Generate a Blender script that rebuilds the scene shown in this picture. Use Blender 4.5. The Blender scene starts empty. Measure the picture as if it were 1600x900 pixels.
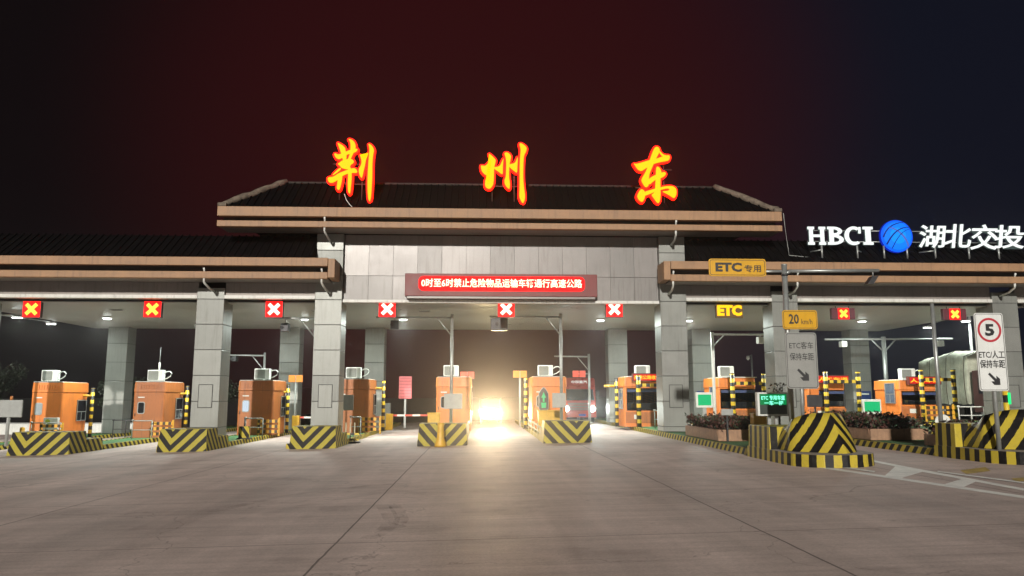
import bpy, bmesh, math, random
from mathutils import Vector, Matrix
R = math.radians
random.seed(7)
S = bpy.context.scene
COL = S.collection

# ------------------------------------------------------------------ camera
F, PITCH, YAW, EYE = 1200.0, R(8.06), R(2.4), 2.02
FW = Vector((math.sin(YAW)*math.cos(PITCH), math.cos(YAW)*math.cos(PITCH), math.sin(PITCH)))
RT = Vector((math.cos(YAW), -math.sin(YAW), 0))
UP = RT.cross(FW)
cd = bpy.data.cameras.new('camera'); cam = bpy.data.objects.new('camera', cd); COL.objects.link(cam)
cd.sensor_width = 36; cd.lens = F/1600*36; cd.clip_start = .1; cd.clip_end = 3000
M = Matrix((RT, UP, -FW)).transposed().to_4x4(); M.translation = (0, 0, EYE)
cam.matrix_world = M
S.camera = cam

# ------------------------------------------------------------------ world, sun, exposure
SUN_EL, SUN_AZ = R(17.5), R(-9)          # floodlit from behind the camera, a little from the left
W = bpy.data.worlds.new('World'); S.world = W; W.use_nodes = True
nt = W.node_tree; nt.nodes.clear()
def N(t, ty, **k):
    n = t.nodes.new(ty)
    for a, b in k.items(): setattr(n, a, b)
    return n
out = N(nt, 'ShaderNodeOutputWorld'); bg = N(nt, 'ShaderNodeBackground')
geo = N(nt, 'ShaderNodeTexCoord')
sky = N(nt, 'ShaderNodeTexSky', sky_type='NISHITA'); sky.sun_disc = False
sky.sun_elevation = R(-9); sky.sun_rotation = R(180)
# night sky over a town: dark, with a broad warm-red light dome low in the north and cooler to the east
sep = N(nt, 'ShaderNodeSeparateXYZ'); nt.links.new(geo.outputs['Generated'], sep.inputs[0])
def dome(d, lo, hi):
    dp = N(nt, 'ShaderNodeVectorMath', operation='DOT_PRODUCT'); nt.links.new(geo.outputs['Generated'], dp.inputs[0])
    dp.inputs[1].default_value = Vector(d).normalized()
    mr = N(nt, 'ShaderNodeMapRange', interpolation_type='SMOOTHERSTEP'); nt.links.new(dp.outputs['Value'], mr.inputs[0])
    mr.inputs[1].default_value = lo; mr.inputs[2].default_value = hi
    return mr.outputs[0]
def mixc(fac, a, b, blend='MIX'):
    m = N(nt, 'ShaderNodeMix', data_type='RGBA', blend_type=blend)
    if isinstance(fac, float): m.inputs[0].default_value = fac
    else: nt.links.new(fac, m.inputs[0])
    for i, c in ((6, a), (7, b)):
        if hasattr(c, 'links'): nt.links.new(c, m.inputs[i])
        else: m.inputs[i].default_value = (*c, 1)
    return m.outputs[2]
c0 = mixc(dome((.75, 1, .25), .72, 1.0), (.0052, .0034, .0040), (.0058, .0066, .0130))
c1 = mixc(dome((.0, 1, .30), .855, 1.0), c0, (.026, .0040, .0050))
c2 = mixc(.02, c1, sky.outputs[0], 'ADD')
nt.links.new(c2, bg.inputs[0]); bg.inputs[1].default_value = 1.0
nt.links.new(bg.outputs[0], out.inputs[0])

sl = bpy.data.lights.new('sun', 'SUN'); so = bpy.data.objects.new('sun', sl); COL.objects.link(so)
sl.energy = 3.9; sl.angle = R(1.2); sl.color = (1.0, .94, .86)
dvec = Vector((-math.sin(SUN_AZ)*math.cos(SUN_EL), math.cos(SUN_AZ)*math.cos(SUN_EL), -math.sin(SUN_EL)))
so.rotation_euler = dvec.to_track_quat('-Z', 'Y').to_euler()

S.view_settings.view_transform = 'Standard'; S.view_settings.look = 'None'
S.view_settings.exposure = 0; S.view_settings.gamma = 1; S.view_settings.use_curve_mapping = False
S.render.engine = 'CYCLES'
S.cycles.use_denoising = True
S.cycles.max_bounces = 6; S.cycles.diffuse_bounces = 3; S.cycles.glossy_bounces = 3; S.cycles.volume_bounces = 0
S.cycles.sample_clamp_indirect = 4

# ------------------------------------------------------------------ pixel rulers (photo pixels -> metres on a plane of the place)
def ray(x, y): return FW + RT*((x-800)/F) + UP*((450-y)/F)
def at(x, y, Y):
    d = ray(x, y); t = Y/d.y
    return Vector((d.x*t, Y, EYE + d.z*t))
TILT = .02
def gz(x): return TILT*max(-40, min(40, x))
def gr(x, y):
    d = ray(x, y); t = EYE/(TILT*d.x - d.z)
    return Vector((d.x*t, d.y*t, gz(d.x*t)))

# ------------------------------------------------------------------ materials
MATS = {}
def mat(name, col, rough=.6, metal=0.0, var=.12, scale=3.0, bump=0.0, emit=None, estr=0, spec=.5, coat=0, dirt=0.0):
    if name in MATS: return MATS[name]
    m = bpy.data.materials.new(name); m.use_nodes = True; t = m.node_tree
    b = t.nodes['Principled BSDF']
    b.inputs['Roughness'].default_value = rough; b.inputs['Metallic'].default_value = metal
    b.inputs['Specular IOR Level'].default_value = spec; b.inputs['Coat Weight'].default_value = coat
    b.inputs['Base Color'].default_value = (*col, 1)
    tc = N(t, 'ShaderNodeTexCoord')
    if var > 0:
        nz = N(t, 'ShaderNodeTexNoise'); nz.inputs['Scale'].default_value = scale; nz.inputs['Detail'].default_value = 6
        nz.inputs['Roughness'].default_value = .65
        t.links.new(tc.outputs['Object'], nz.inputs['Vector'])
        rp = N(t, 'ShaderNodeValToRGB'); rp.color_ramp.elements[0].position = .3; rp.color_ramp.elements[1].position = .72
        lo = [c*(1-var*1.6) for c in col]; hi = [min(1, c*(1+var)) for c in col]
        rp.color_ramp.elements[0].color = (*lo, 1); rp.color_ramp.elements[1].color = (*hi, 1)
        t.links.new(nz.outputs[0], rp.inputs[0]); last = rp.outputs[0]
        if dirt > 0:      # vertical rain streaks
            mp = N(t, 'ShaderNodeMapping'); mp.inputs['Scale'].default_value = (7, 7, .55)
            t.links.new(tc.outputs['Object'], mp.inputs[0])
            n2 = N(t, 'ShaderNodeTexNoise'); n2.inputs['Scale'].default_value = 1.3; n2.inputs['Detail'].default_value = 5
            t.links.new(mp.outputs[0], n2.inputs['Vector'])
            r2 = N(t, 'ShaderNodeMapRange'); r2.inputs[1].default_value = .52; r2.inputs[2].default_value = .75
            r2.inputs[3].default_value = 0; r2.inputs[4].default_value = dirt
            t.links.new(n2.outputs[0], r2.inputs[0])
            mx = N(t, 'ShaderNodeMix', data_type='RGBA'); t.links.new(r2.outputs[0], mx.inputs[0]); t.links.new(last, mx.inputs[6])
            mx.inputs[7].default_value = (.06, .05, .04, 1); last = mx.outputs[2]
        t.links.new(last, b.inputs['Base Color'])
        rr = N(t, 'ShaderNodeMapRange'); rr.inputs[3].default_value = max(.03, rough-.12); rr.inputs[4].default_value = min(1, rough+.12)
        t.links.new(nz.outputs[0], rr.inputs[0]); t.links.new(rr.outputs[0], b.inputs['Roughness'])
        if bump > 0:
            bp = N(t, 'ShaderNodeBump'); bp.inputs['Strength'].default_value = bump; bp.inputs['Distance'].default_value = .02
            t.links.new(nz.outputs[0], bp.inputs['Height']); t.links.new(bp.outputs[0], b.inputs['Normal'])
    if emit:
        b.inputs['Emission Color'].default_value = (*emit, 1); b.inputs['Emission Strength'].default_value = estr
    MATS[name] = m
    return m

def stripes(name, w, slope, yellow=(.46, .36, .04), black=(.010, .009, .009), rough=.55, chev=False, ratio=.5, wear=.32):
    """painted hazard stripes along the UV map (metres): chevrons when chev"""
    if name in MATS: return MATS[name]
    m = bpy.data.materials.new(name); m.use_nodes = True; t = m.node_tree; b = t.nodes['Principled BSDF']
    uv = N(t, 'ShaderNodeTexCoord'); sp = N(t, 'ShaderNodeSeparateXYZ'); t.links.new(uv.outputs['UV'], sp.inputs[0])
    def mth(op, a, c):
        n = N(t, 'ShaderNodeMath', operation=op)
        for i, v in enumerate((a, c)):
            if v is None: continue
            if isinstance(v, (int, float)): n.inputs[i].default_value = v
            else: t.links.new(v, n.inputs[i])
        return n.outputs[0]
    nw = N(t, 'ShaderNodeTexNoise'); nw.inputs['Scale'].default_value = 5; t.links.new(uv.outputs['Object'], nw.inputs['Vector'])
    u = mth('ABSOLUTE', sp.outputs[0], None) if chev else sp.outputs[0]
    s = mth('SUBTRACT', u, mth('MULTIPLY', sp.outputs[1], slope))
    s = mth('ADD', s, mth('MULTIPLY', nw.outputs[0], .03))
    fr = mth('FRACT', mth('DIVIDE', s, w), None)
    k = mth('GREATER_THAN', fr, ratio)
    n1 = N(t, 'ShaderNodeTexNoise'); n1.inputs['Scale'].default_value = 9; n1.inputs['Detail'].default_value = 8; n1.inputs['Roughness'].default_value = .7
    t.links.new(uv.outputs['Object'], n1.inputs['Vector'])
    mx = N(t, 'ShaderNodeMix', data_type='RGBA'); t.links.new(k, mx.inputs[0])
    mx.inputs[6].default_value = (*yellow, 1); mx.inputs[7].default_value = (*black, 1)
    wr = N(t, 'ShaderNodeMapRange'); wr.inputs[1].default_value = .5; wr.inputs[2].default_value = .75; wr.inputs[4].default_value = wear
    t.links.new(n1.outputs[0], wr.inputs[0])
    m2 = N(t, 'ShaderNodeMix', data_type='RGBA'); t.links.new(wr.outputs[0], m2.inputs[0]); t.links.new(mx.outputs[2], m2.inputs[6])
    m2.inputs[7].default_value = (.10, .085, .06, 1)
    t.links.new(m2.outputs[2], b.inputs['Base Color'])
    rr = N(t, 'ShaderNodeMapRange'); rr.inputs[3].default_value = rough-.1; rr.inputs[4].default_value = rough+.25
    t.links.new(n1.outputs[0], rr.inputs[0]); t.links.new(rr.outputs[0], b.inputs['Roughness'])
    bp = N(t, 'ShaderNodeBump'); bp.inputs['Strength'].default_value = .25; bp.inputs['Distance'].default_value = .01
    t.links.new(n1.outputs[0], bp.inputs['Height']); t.links.new(bp.outputs[0], b.inputs['Normal'])
    b.inputs['Specular IOR Level'].default_value = .25
    MATS[name] = m
    return m

def glow(name, col, st):
    if name in MATS: return MATS[name]
    return mat(name, (.006, .006, .006), .6, var=0, emit=col, estr=st, spec=.08)

# shared
ALU   = mat('aluminium_panel', (.235, .245, .225), .42, .25, .07, .9, dirt=.22)
ALUW  = mat('wall_panel', (.195, .185, .177), .40, .25, .08, .7, dirt=.25)
GROOVE= mat('joint_dark', (.035, .035, .035), .8, var=0)
ALU2 = mat('aluminium_panel_pale', (.255, .262, .245), .38, .25, .08, 1.1, dirt=.15)
ALU3 = mat('aluminium_panel_dull', (.212, .222, .205), .48, .25, .09, .8, dirt=.35)
ALUW2 = mat('wall_panel_pale', (.205, .194, .185), .38, .25, .08, .9, dirt=.2)
ALUW3 = mat('wall_panel_dull', (.184, .177, .169), .43, .25, .08, .6, dirt=.4)
SOFF  = mat('soffit_panel', (.46, .47, .44), .32, .25, .05, .35)
BEIGE = mat('beige_stone_paint', (.33, .19, .10), .6, 0, .14, 1.2, .15, dirt=.35)
TRIM  = mat('white_trim', (.62, .62, .58), .45, 0, .08, 2, dirt=.3)
BEAM  = mat('beam_panel', (.26, .235, .215), .5, .2, .10, .7, dirt=.3)
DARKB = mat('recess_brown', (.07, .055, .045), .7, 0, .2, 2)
TILE  = mat('roof_tile', (.0045, .0038, .0042), .95, 0, .3, 2, .4, spec=.03)
HIP   = mat('hip_mortar', (.15, .12, .09), .85, 0, .4, 5, .6)
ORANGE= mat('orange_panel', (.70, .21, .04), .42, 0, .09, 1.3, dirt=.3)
ORANGED=mat('orange_panel_dark', (.40, .13, .032), .5, 0, .12, 1.3, dirt=.45)
WHITE = mat('white_enamel', (.66, .68, .64), .4, 0, .06, 3, dirt=.2)
GREY  = mat('galvanised_steel', (.36, .38, .37), .4, .55, .12, 5)
GREYP = mat('grey_paint', (.33, .345, .33), .5, 0, .1, 4)
DARKM = mat('dark_metal', (.045, .045, .048), .45, .3, .2, 5)
BLACK = mat('black_rubber', (.015, .015, .016), .7, 0, .2, 5)
GLASSD= mat('dark_glass', (.012, .014, .017), .06, 0, .1, 2, spec=.7)
TURF  = mat('green_turf', (.045, .15, .045), .9, 0, .3, 14, .5)
YEL   = mat('yellow_paint', (.62, .36, .03), .45, 0, .12, 4, dirt=.2)
KERB  = stripes('kerb_stripes', .46, -.9)
NOSEM = stripes('nose_chevron', .54, 1.0, chev=True, yellow=(.38, .32, .04))
NOSES = stripes('nose_side', .42, -.7)
BIGN  = stripes('bow_stripes', .50, -.95, chev=True, rough=.26, wear=.2)
BIGK  = stripes('bow_kerb_stripes', .42, 0, rough=.38, wear=.3)
POST  = stripes('post_stripes', .44, 1000, wear=.2)
BAND  = stripes('band_stripes', .34, .0, wear=.25)

def band_mat(name, w, a, b, vertical=True, rough=.45):
    """two-colour bands along local z (or x)"""
    if name in MATS: return MATS[name]
    m = bpy.data.materials.new(name); m.use_nodes = True; t = m.node_tree; p = t.nodes['Principled BSDF']
    tc = N(t, 'ShaderNodeTexCoord'); sp = N(t, 'ShaderNodeSeparateXYZ'); t.links.new(tc.outputs['Object'], sp.inputs[0])
    d = N(t, 'ShaderNodeMath', operation='DIVIDE'); t.links.new(sp.outputs[2 if vertical else 0], d.inputs[0]); d.inputs[1].default_value = w
    f = N(t, 'ShaderNodeMath', operation='FRACT'); t.links.new(d.outputs[0], f.inputs[0])
    g = N(t, 'ShaderNodeMath', operation='GREATER_THAN'); t.links.new(f.outputs[0], g.inputs[0]); g.inputs[1].default_value = .5
    mx = N(t, 'ShaderNodeMix', data_type='RGBA'); t.links.new(g.outputs[0], mx.inputs[0]); mx.inputs[6].default_value = (*a, 1); mx.inputs[7].default_value = (*b, 1)
    t.links.new(mx.outputs[2], p.inputs['Base Color']); p.inputs['Roughness'].default_value = rough
    MATS[name] = m; return m
HAZ  = band_mat('hazard_bands', .42, (.018, .016, .016), (.66, .46, .03))
HAZX = band_mat('hazard_bands_across', .42, (.018, .016, .016), (.66, .46, .03), False)
BOOM = band_mat('boom_bands', .9, (.45, .05, .03), (.6, .6, .57), False)
LATT = band_mat('lattice_bands', .30, (.05, .03, .01), (.75, .38, .03), False)

# ------------------------------------------------------------------ mesh builder
class MB:
    def __init__(s): s.v = []; s.f = []; s.uv = []; s.mi = []; s.sm = []
    def face(s, pts, uv=None, mi=0, smooth=False):
        i = len(s.v); s.v += [tuple(p) for p in pts]; s.f.append(tuple(range(i, i+len(pts))))
        s.uv.append(uv); s.mi.append(mi); s.sm.append(smooth)
        return s
    def box(s, x0, x1, y0, y1, z0, z1, mi=0, taper=0):
        t = taper
        a = [(x0, y0, z0), (x1, y0, z0), (x1, y1, z0), (x0, y1, z0), (x0+t, y0+t, z1), (x1-t, y0+t, z1), (x1-t, y1-t, z1), (x0+t, y1-t, z1)]
        for q in ((0, 1, 5, 4), (1, 2, 6, 5), (2, 3, 7, 6), (3, 0, 4, 7), (4, 5, 6, 7), (3, 2, 1, 0)):
            P = [a[k] for k in q]
            n = (Vector(P[1])-Vector(P[0])).cross(Vector(P[2])-Vector(P[0]))
            ax = max(range(3), key=lambda i: abs(n[i]))
            uv = [((p[1], p[2]), (p[0], p[2]), (p[0], p[1]))[ax] for p in P]
            s.face(P, uv, mi)
        return s
    def prism(s, out, y0, y1, mi=0, axis='y'):
        """outline in (x,z) extruded from y0 (front) to y1; or outline in (x,y) extruded in z when axis='z'"""
        ar = sum(out[i][0]*out[(i+1) % len(out)][1]-out[(i+1) % len(out)][0]*out[i][1] for i in range(len(out)))
        o = out if ar > 0 else out[::-1]
        if axis == 'y': A = [(x, y0, z) for x, z in o]; B = [(x, y1, z) for x, z in o]
        elif axis == 'x': A = [(y1, x, z) for x, z in o]; B = [(y0, x, z) for x, z in o]
        else: A = [(x, y, y1) for x, y in o]; B = [(x, y, y0) for x, y in o]
        s.face(A, [p for p in o], mi); s.face(B[::-1], [p for p in o[::-1]], mi)
        L = 0
        for i in range(len(o)):
            j = (i+1) % len(o); d = math.dist(o[i], o[j])
            s.face([A[i], B[i], B[j], A[j]], [(L, 0), (L, y1-y0), (L+d, y1-y0), (L+d, 0)], mi); L += d
        return s
    def tube(s, pts, r, n=10, mi=0, cap=True):
        pts = [Vector(p) for p in pts]; rings = []
        rr = r if isinstance(r, (list, tuple)) else [r]*len(pts)
        for i, p in enumerate(pts):
            d = (pts[min(i+1, len(pts)-1)]-pts[max(i-1, 0)]).normalized()
            u = d.cross(Vector((0, 0, 1)) if abs(d.z) < .9 else Vector((1, 0, 0))).normalized(); w = d.cross(u)
            rings.append([p+(u*math.cos(a)+w*math.sin(a))*rr[i] for a in [2*math.pi*k/n for k in range(n)]])
        for i in range(len(rings)-1):
            for k in range(n):
                s.face([rings[i][k], rings[i][(k+1) % n], rings[i+1][(k+1) % n], rings[i+1][k]], None, mi, True)
        if cap: s.face(rings[0][::-1], None, mi); s.face(rings[-1], None, mi)
        return s
    def build(s, name, m, parent=None, loc=None, bevel=0):
        me = bpy.data.meshes.new(name)
        # weld inside the builder so bevels and shading work
        me.from_pydata(s.v, [], s.f)
        ul = me.uv_layers.new(name='UVMap')
        for p, uv in zip(me.polygons, s.uv):
            if uv:
                for li, c in zip(p.loop_indices, uv): ul.data[li].uv = (c[0], c[1])
        for p, mi, sm in zip(me.polygons, s.mi, s.sm): p.material_index = mi; p.use_smooth = sm
        bm = bmesh.new(); bm.from_mesh(me); bmesh.ops.remove_doubles(bm, verts=bm.verts, dist=1e-5)
        bmesh.ops.recalc_face_normals(bm, faces=bm.faces); bm.to_mesh(me); bm.free()
        for q in (m if isinstance(m, (list, tuple)) else [m]): me.materials.append(q)
        o = bpy.data.objects.new(name, me); COL.objects.link(o)
        if parent: o.parent = parent
        if loc is not None: o.location = loc
        if bevel:
            b = o.modifiers.new('bevel', 'BEVEL'); b.width = bevel; b.segments = 2; b.limit_method = 'ANGLE'; b.angle_limit = R(40)
        return o

def B(*a, **k): return MB().box(*a, **k)
def thing(name, label, cat, loc=(0, 0, 0), group=None, rz=0):
    o = bpy.data.objects.new(name, None); COL.objects.link(o); o.location = loc; o.rotation_euler = (0, 0, rz)
    o.empty_display_size = .3
    return tag(o, label, cat, group)
def tag(o, label, cat, group=None):
    o['label'] = label; o['category'] = cat
    if group: o['group'] = group
    return o
def structure(o): o['kind'] = 'structure'; return o
def copy_tree(o, parent=None):
    c = o.copy(); COL.objects.link(c)
    if parent: c.parent = parent
    for ch in list(o.children): copy_tree(ch, c)
    return c

def text_mb(body, w=None, h=None, off=0.0, depth=.01, cx=0, cz=0, y=0, res=2, mi=0):
    """flat lettering facing -Y, fitted to w x h and centred on (cx, cz); front face at y"""
    c = bpy.data.curves.new('t', 'FONT'); c.body = body; c.offset = off; c.resolution_u = res; c.extrude = 0.0
    o = bpy.data.objects.new('t', c); COL.objects.link(o)
    bpy.context.view_layer.update()
    me = bpy.data.meshes.new_from_object(o.evaluated_get(bpy.context.evaluated_depsgraph_get()))
    bpy.data.objects.remove(o); bpy.data.curves.remove(c)
    xs = [v.co.x for v in me.vertices]; zs = [v.co.y for v in me.vertices]
    x0, x1, z0, z1 = min(xs), max(xs), min(zs), max(zs)
    sx = w/(x1-x0) if w else None; sz = h/(z1-z0) if h else None
    sx = sx or sz; sz = sz or sx
    bm = bmesh.new(); bm.from_mesh(me); bmesh.ops.remove_doubles(bm, verts=bm.verts, dist=1e-5)
    r = bmesh.ops.extrude_face_region(bm, geom=list(bm.faces)) if depth > .02 else None
    if r:
        for v in r['geom']:
            if isinstance(v, bmesh.types.BMVert): v.co.z += 1.0
    mb = MB(); bm.verts.ensure_lookup_table()
    for f in bm.faces:
        P = [(cx+(v.co.x-(x0+x1)/2)*sx, y+(v.co.z*depth), cz+(v.co.y-(z0+z1)/2)*sz) for v in f.verts]
        mb.face(P, None, mi)
    bm.free(); bpy.data.meshes.remove(me)
    return mb
def join(*ms):
    r = MB()
    for m in ms:
        n = len(r.v); r.v += m.v; r.f += [tuple(i+n for i in f) for f in m.f]; r.uv += m.uv; r.mi += m.mi; r.sm += m.sm
    return r
def rrect(w, h, r, n=5):
    o = []
    for cx, cz, a0 in ((w/2-r, h/2-r, 0), (-w/2+r, h/2-r, 90), (-w/2+r, -h/2+r, 180), (w/2-r, -h/2+r, 270)):
        for k in range(n+1):
            a = R(a0+90*k/n); o.append((cx+r*math.cos(a), cz+r*math.sin(a)))
    return o
def smooth_poly(p, it=2):
    for _ in range(it):
        q = []
        for i in range(len(p)):
            a, b = p[i], p[(i+1) % len(p)]
            q.append((a[0]*.78+b[0]*.22, a[1]*.78+b[1]*.22)); q.append((a[0]*.22+b[0]*.78, a[1]*.22+b[1]*.78))
        p = q
    return p
def offset_poly(p, d):
    ar = sum(p[i][0]*p[(i+1) % len(p)][1]-p[(i+1) % len(p)][0]*p[i][1] for i in range(len(p)))
    s = 1 if ar > 0 else -1; q = []
    for i in range(len(p)):
        a, b, c = Vector(p[i-1]), Vector(p[i]), Vector(p[(i+1) % len(p)])
        t = (c-a).normalized(); n = Vector((t.y, -t.x))*s
        q.append(tuple(b+n*d))
    return q

# ================================================================== SETTING
def concrete():
    m = bpy.data.materials.new('concrete_apron'); m.use_nodes = True; t = m.node_tree; b = t.nodes['Principled BSDF']
    tc = N(t, 'ShaderNodeTexCoord'); L = t.links.new
    def noise(sc, det, vec=None, scale=None):
        n = N(t, 'ShaderNodeTexNoise'); n.inputs['Scale'].default_value = sc; n.inputs['Detail'].default_value = det
        n.inputs['Roughness'].default_value = .62
        if scale:
            mp = N(t, 'ShaderNodeMapping'); mp.inputs['Scale'].default_value = scale; L(tc.outputs['Object'], mp.inputs[0]); L(mp.outputs[0], n.inputs['Vector'])
        else: L(tc.outputs['Object'], n.inputs['Vector'])
        return n.outputs[0]
    def ramp(v, a, bb, lo, hi):
        r = N(t, 'ShaderNodeMapRange'); r.inputs[1].default_value = a; r.inputs[2].default_value = bb; r.inputs[3].default_value = lo; r.inputs[4].default_value = hi
        L(v, r.inputs[0]); return r.outputs[0]
    def mth(op, a, c=None):
        n = N(t, 'ShaderNodeMath', operation=op)
        for i, v in enumerate((a, c)):
            if v is None: continue
            if isinstance(v, (int, float)): n.inputs[i].default_value = v
            else: L(v, n.inputs[i])
        return n.outputs[0]
    big = noise(.12, 4); mid = noise(1.1, 8); fine = noise(26, 6)
    trk = noise(1, 4, scale=(.55, .035, 1)); trv = noise(1, 5, scale=(.10, 1.3, 1))
    sp = N(t, 'ShaderNodeSeparateXYZ'); L(tc.outputs['Object'], sp.inputs[0])
    val = mth('MULTIPLY', ramp(big, .3, .7, .84, 1.12), ramp(mid, .25, .75, .86, 1.12))
    val = mth('MULTIPLY', val, ramp(fine, .25, .75, .80, 1.14))
    val = mth('MULTIPLY', val, ramp(trk, .32, .66, .70, 1.12))
    val = mth('MULTIPLY', val, ramp(trv, .3, .7, .86, 1.08))
    st = noise(.55, 7); val = mth('MULTIPLY', val, mth('SUBTRACT', 1.0, ramp(st, .54, .72, 0, .36)))
    sp2 = noise(3.2, 3); val = mth('MULTIPLY', val, mth('SUBTRACT', 1.0, ramp(sp2, .68, .74, 0, .30)))
    def joint(v, org, per, w):
        wob = mth('MULTIPLY', mth('SUBTRACT', mid, .5), .06)
        f = mth('FRACT', mth('DIVIDE', mth('ADD', mth('SUBTRACT', v, org), wob), per))
        d = mth('MULTIPLY', mth('MINIMUM', f, mth('SUBTRACT', 1.0, f)), per)
        return mth('LESS_THAN', d, w)
    tin = noise(1, 3, scale=(.22, 7.5, 1)); val = mth('MULTIPLY', val, ramp(tin, .32, .68, .90, 1.06))
    jx = joint(sp.outputs[0], -2.03, 6.15, .016); jy = joint(sp.outputs[1], 1.6, 4.9, .016)
    j = mth('MAXIMUM', jx, mth('MULTIPLY', jy, .75))
    val = mth('MULTIPLY', val, mth('SUBTRACT', 1.0, mth('MULTIPLY', j, .68)))
    # cracks
    vo = N(t, 'ShaderNodeTexVoronoi', feature='DISTANCE_TO_EDGE'); vo.inputs['Scale'].default_value = .16
    nn = N(t, 'ShaderNodeTexNoise'); nn.inputs['Scale'].default_value = .8; nn.inputs['Detail'].default_value = 5; L(tc.outputs['Object'], nn.inputs['Vector'])
    va = N(t, 'ShaderNodeVectorMath', operation='MULTIPLY_ADD'); L(nn.outputs[1], va.inputs[0]); va.inputs[1].default_value = (2, 2, 0); L(tc.outputs['Object'], va.inputs[2])
    L(va.outputs[0], vo.inputs['Vector'])
    ck = mth('MULTIPLY', mth('LESS_THAN', vo.outputs['Distance'], .0016), .28)
    val = mth('MULTIPLY', val, mth('SUBTRACT', 1.0, ck))
    # beyond the plaza a dark asphalt colour stands in for ground that no light reaches
    far = ramp(sp.outputs[1], 64, 66, 0, 1)
    cx = N(t, 'ShaderNodeMix', data_type='RGBA'); L(far, cx.inputs[0]); cx.inputs[6].default_value = (.56, .455, .415, 1); cx.inputs[7].default_value = (.018, .018, .018, 1)
    vm = N(t, 'ShaderNodeVectorMath', operation='SCALE'); L(cx.outputs[2], vm.inputs[0]); L(val, vm.inputs['Scale'])
    L(vm.outputs[0], b.inputs['Base Color'])
    L(ramp(mth('ADD', mth('MULTIPLY', mid, .5), mth('MULTIPLY', trk, .5)), .3, .7, .55, .78), b.inputs['Roughness']); b.inputs['Specular IOR Level'].default_value = .38
    bp = N(t, 'ShaderNodeBump'); bp.inputs['Strength'].default_value = .35; bp.inputs['Distance'].default_value = .012
    L(mth('ADD', mth('MULTIPLY', fine, .6), mth('MULTIPLY', trv, 1.2)), bp.inputs['Height']); L(bp.outputs[0], b.inputs['Normal'])
    return m
g = MB()
xs = [-900, -40, 40, 900]; ys = [-60, 10, 40, 66, 300, 1800]
for i in range(3):
    for k in range(5):
        g.face([(xs[i], ys[k], gz(xs[i])), (xs[i+1], ys[k], gz(xs[i+1])), (xs[i+1], ys[k+1], gz(xs[i+1])), (xs[i], ys[k+1], gz(xs[i]))])
structure(g.build('ground', concrete()))

# painted road markings (right-hand ETC approach)
PAINT = mat('road_paint_white', (.80, .80, .76), .6, 0, .15, 3, .1)
PAINTY = mat('road_paint_yellow', (.42, .30, .07), .6, 0, .3, 3, .1)
def on_ground(p, dz=.004): q = gr(*p); q.z += dz; return q
def mark(polys, name, m, dz=.004):
    k = MB()
    for n, P in enumerate(polys): k.face([on_ground(p, dz+.0015*n) for p in P])
    structure(k.build(name, m))
mark([[(1285, 729), (1600, 775), (1600, 779), (1272, 730)],
      [(1366, 719.5), (1436, 733), (1600, 763.5), (1600, 767), (1430, 735.5), (1362, 721.5)],
      [(1400, 728), (1447, 736), (1405, 748.5), (1381, 745)],
      [(1506, 748), (1527, 752), (1505, 762), (1474, 757.5)],
      [(1300, 727), (1368, 736.5), (1366, 738.5), (1296, 728.5)],
      [(1466, 736.5), (1600, 754), (1600, 756), (1464, 738)]], 'lane_marking', PAINT)
mark([[(1500, 735), (1540, 730), (1548, 736), (1510, 741)], [(1580, 748), (1600, 746), (1600, 752), (1588, 753)]], 'arrow_marking', PAINTY)

def rubber():
    m = bpy.data.materials.new('tyre_rubber_trace'); m.use_nodes = True; t = m.node_tree; b = t.nodes['Principled BSDF']
    b.inputs['Base Color'].default_value = (.05, .045, .042, 1); b.inputs['Roughness'].default_value = .7
    tc = N(t, 'ShaderNodeTexCoord'); n = N(t, 'ShaderNodeTexNoise'); n.inputs['Scale'].default_value = 2.2; n.inputs['Detail'].default_value = 6
    t.links.new(tc.outputs['Object'], n.inputs['Vector'])
    r = N(t, 'ShaderNodeMapRange'); r.inputs[1].default_value = .38; r.inputs[2].default_value = .7; r.inputs[4].default_value = .20
    t.links.new(n.outputs[0], r.inputs[0]); t.links.new(r.outputs[0], b.inputs['Alpha']); return m
k = MB()
def swath(pts, wid):
    P = [on_ground(p, .003) for p in pts]
    for i in range(len(P)-1):
        d0 = (P[min(i+1, len(P)-1)]-P[max(0, i-1)]).normalized(); d1 = (P[min(i+2, len(P)-1)]-P[i]).normalized()
        a, b = Vector((-d0.y, d0.x, 0))*wid, Vector((-d1.y, d1.x, 0))*wid
        k.face([P[i]-a, P[i]+a, P[i+1]+b, P[i+1]-b])
swath([(598, 790), (606, 800), (612, 812), (606, 824), (592, 834), (575, 842)], .14)
swath([(616, 790), (624, 802), (628, 812), (620, 822)], .12)
swath([(380, 812), (450, 796), (520, 781), (585, 771), (650, 766), (700, 764)], .16)
swath([(330, 800), (420, 780), (500, 766), (600, 757), (690, 752)], .12)
swath([(1000, 712), (1060, 706), (1150, 709)], .16); swath([(1020, 700), (1100, 702), (1190, 722)], .14)
structure(k.build('tyre_mark', rubber()))

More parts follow.
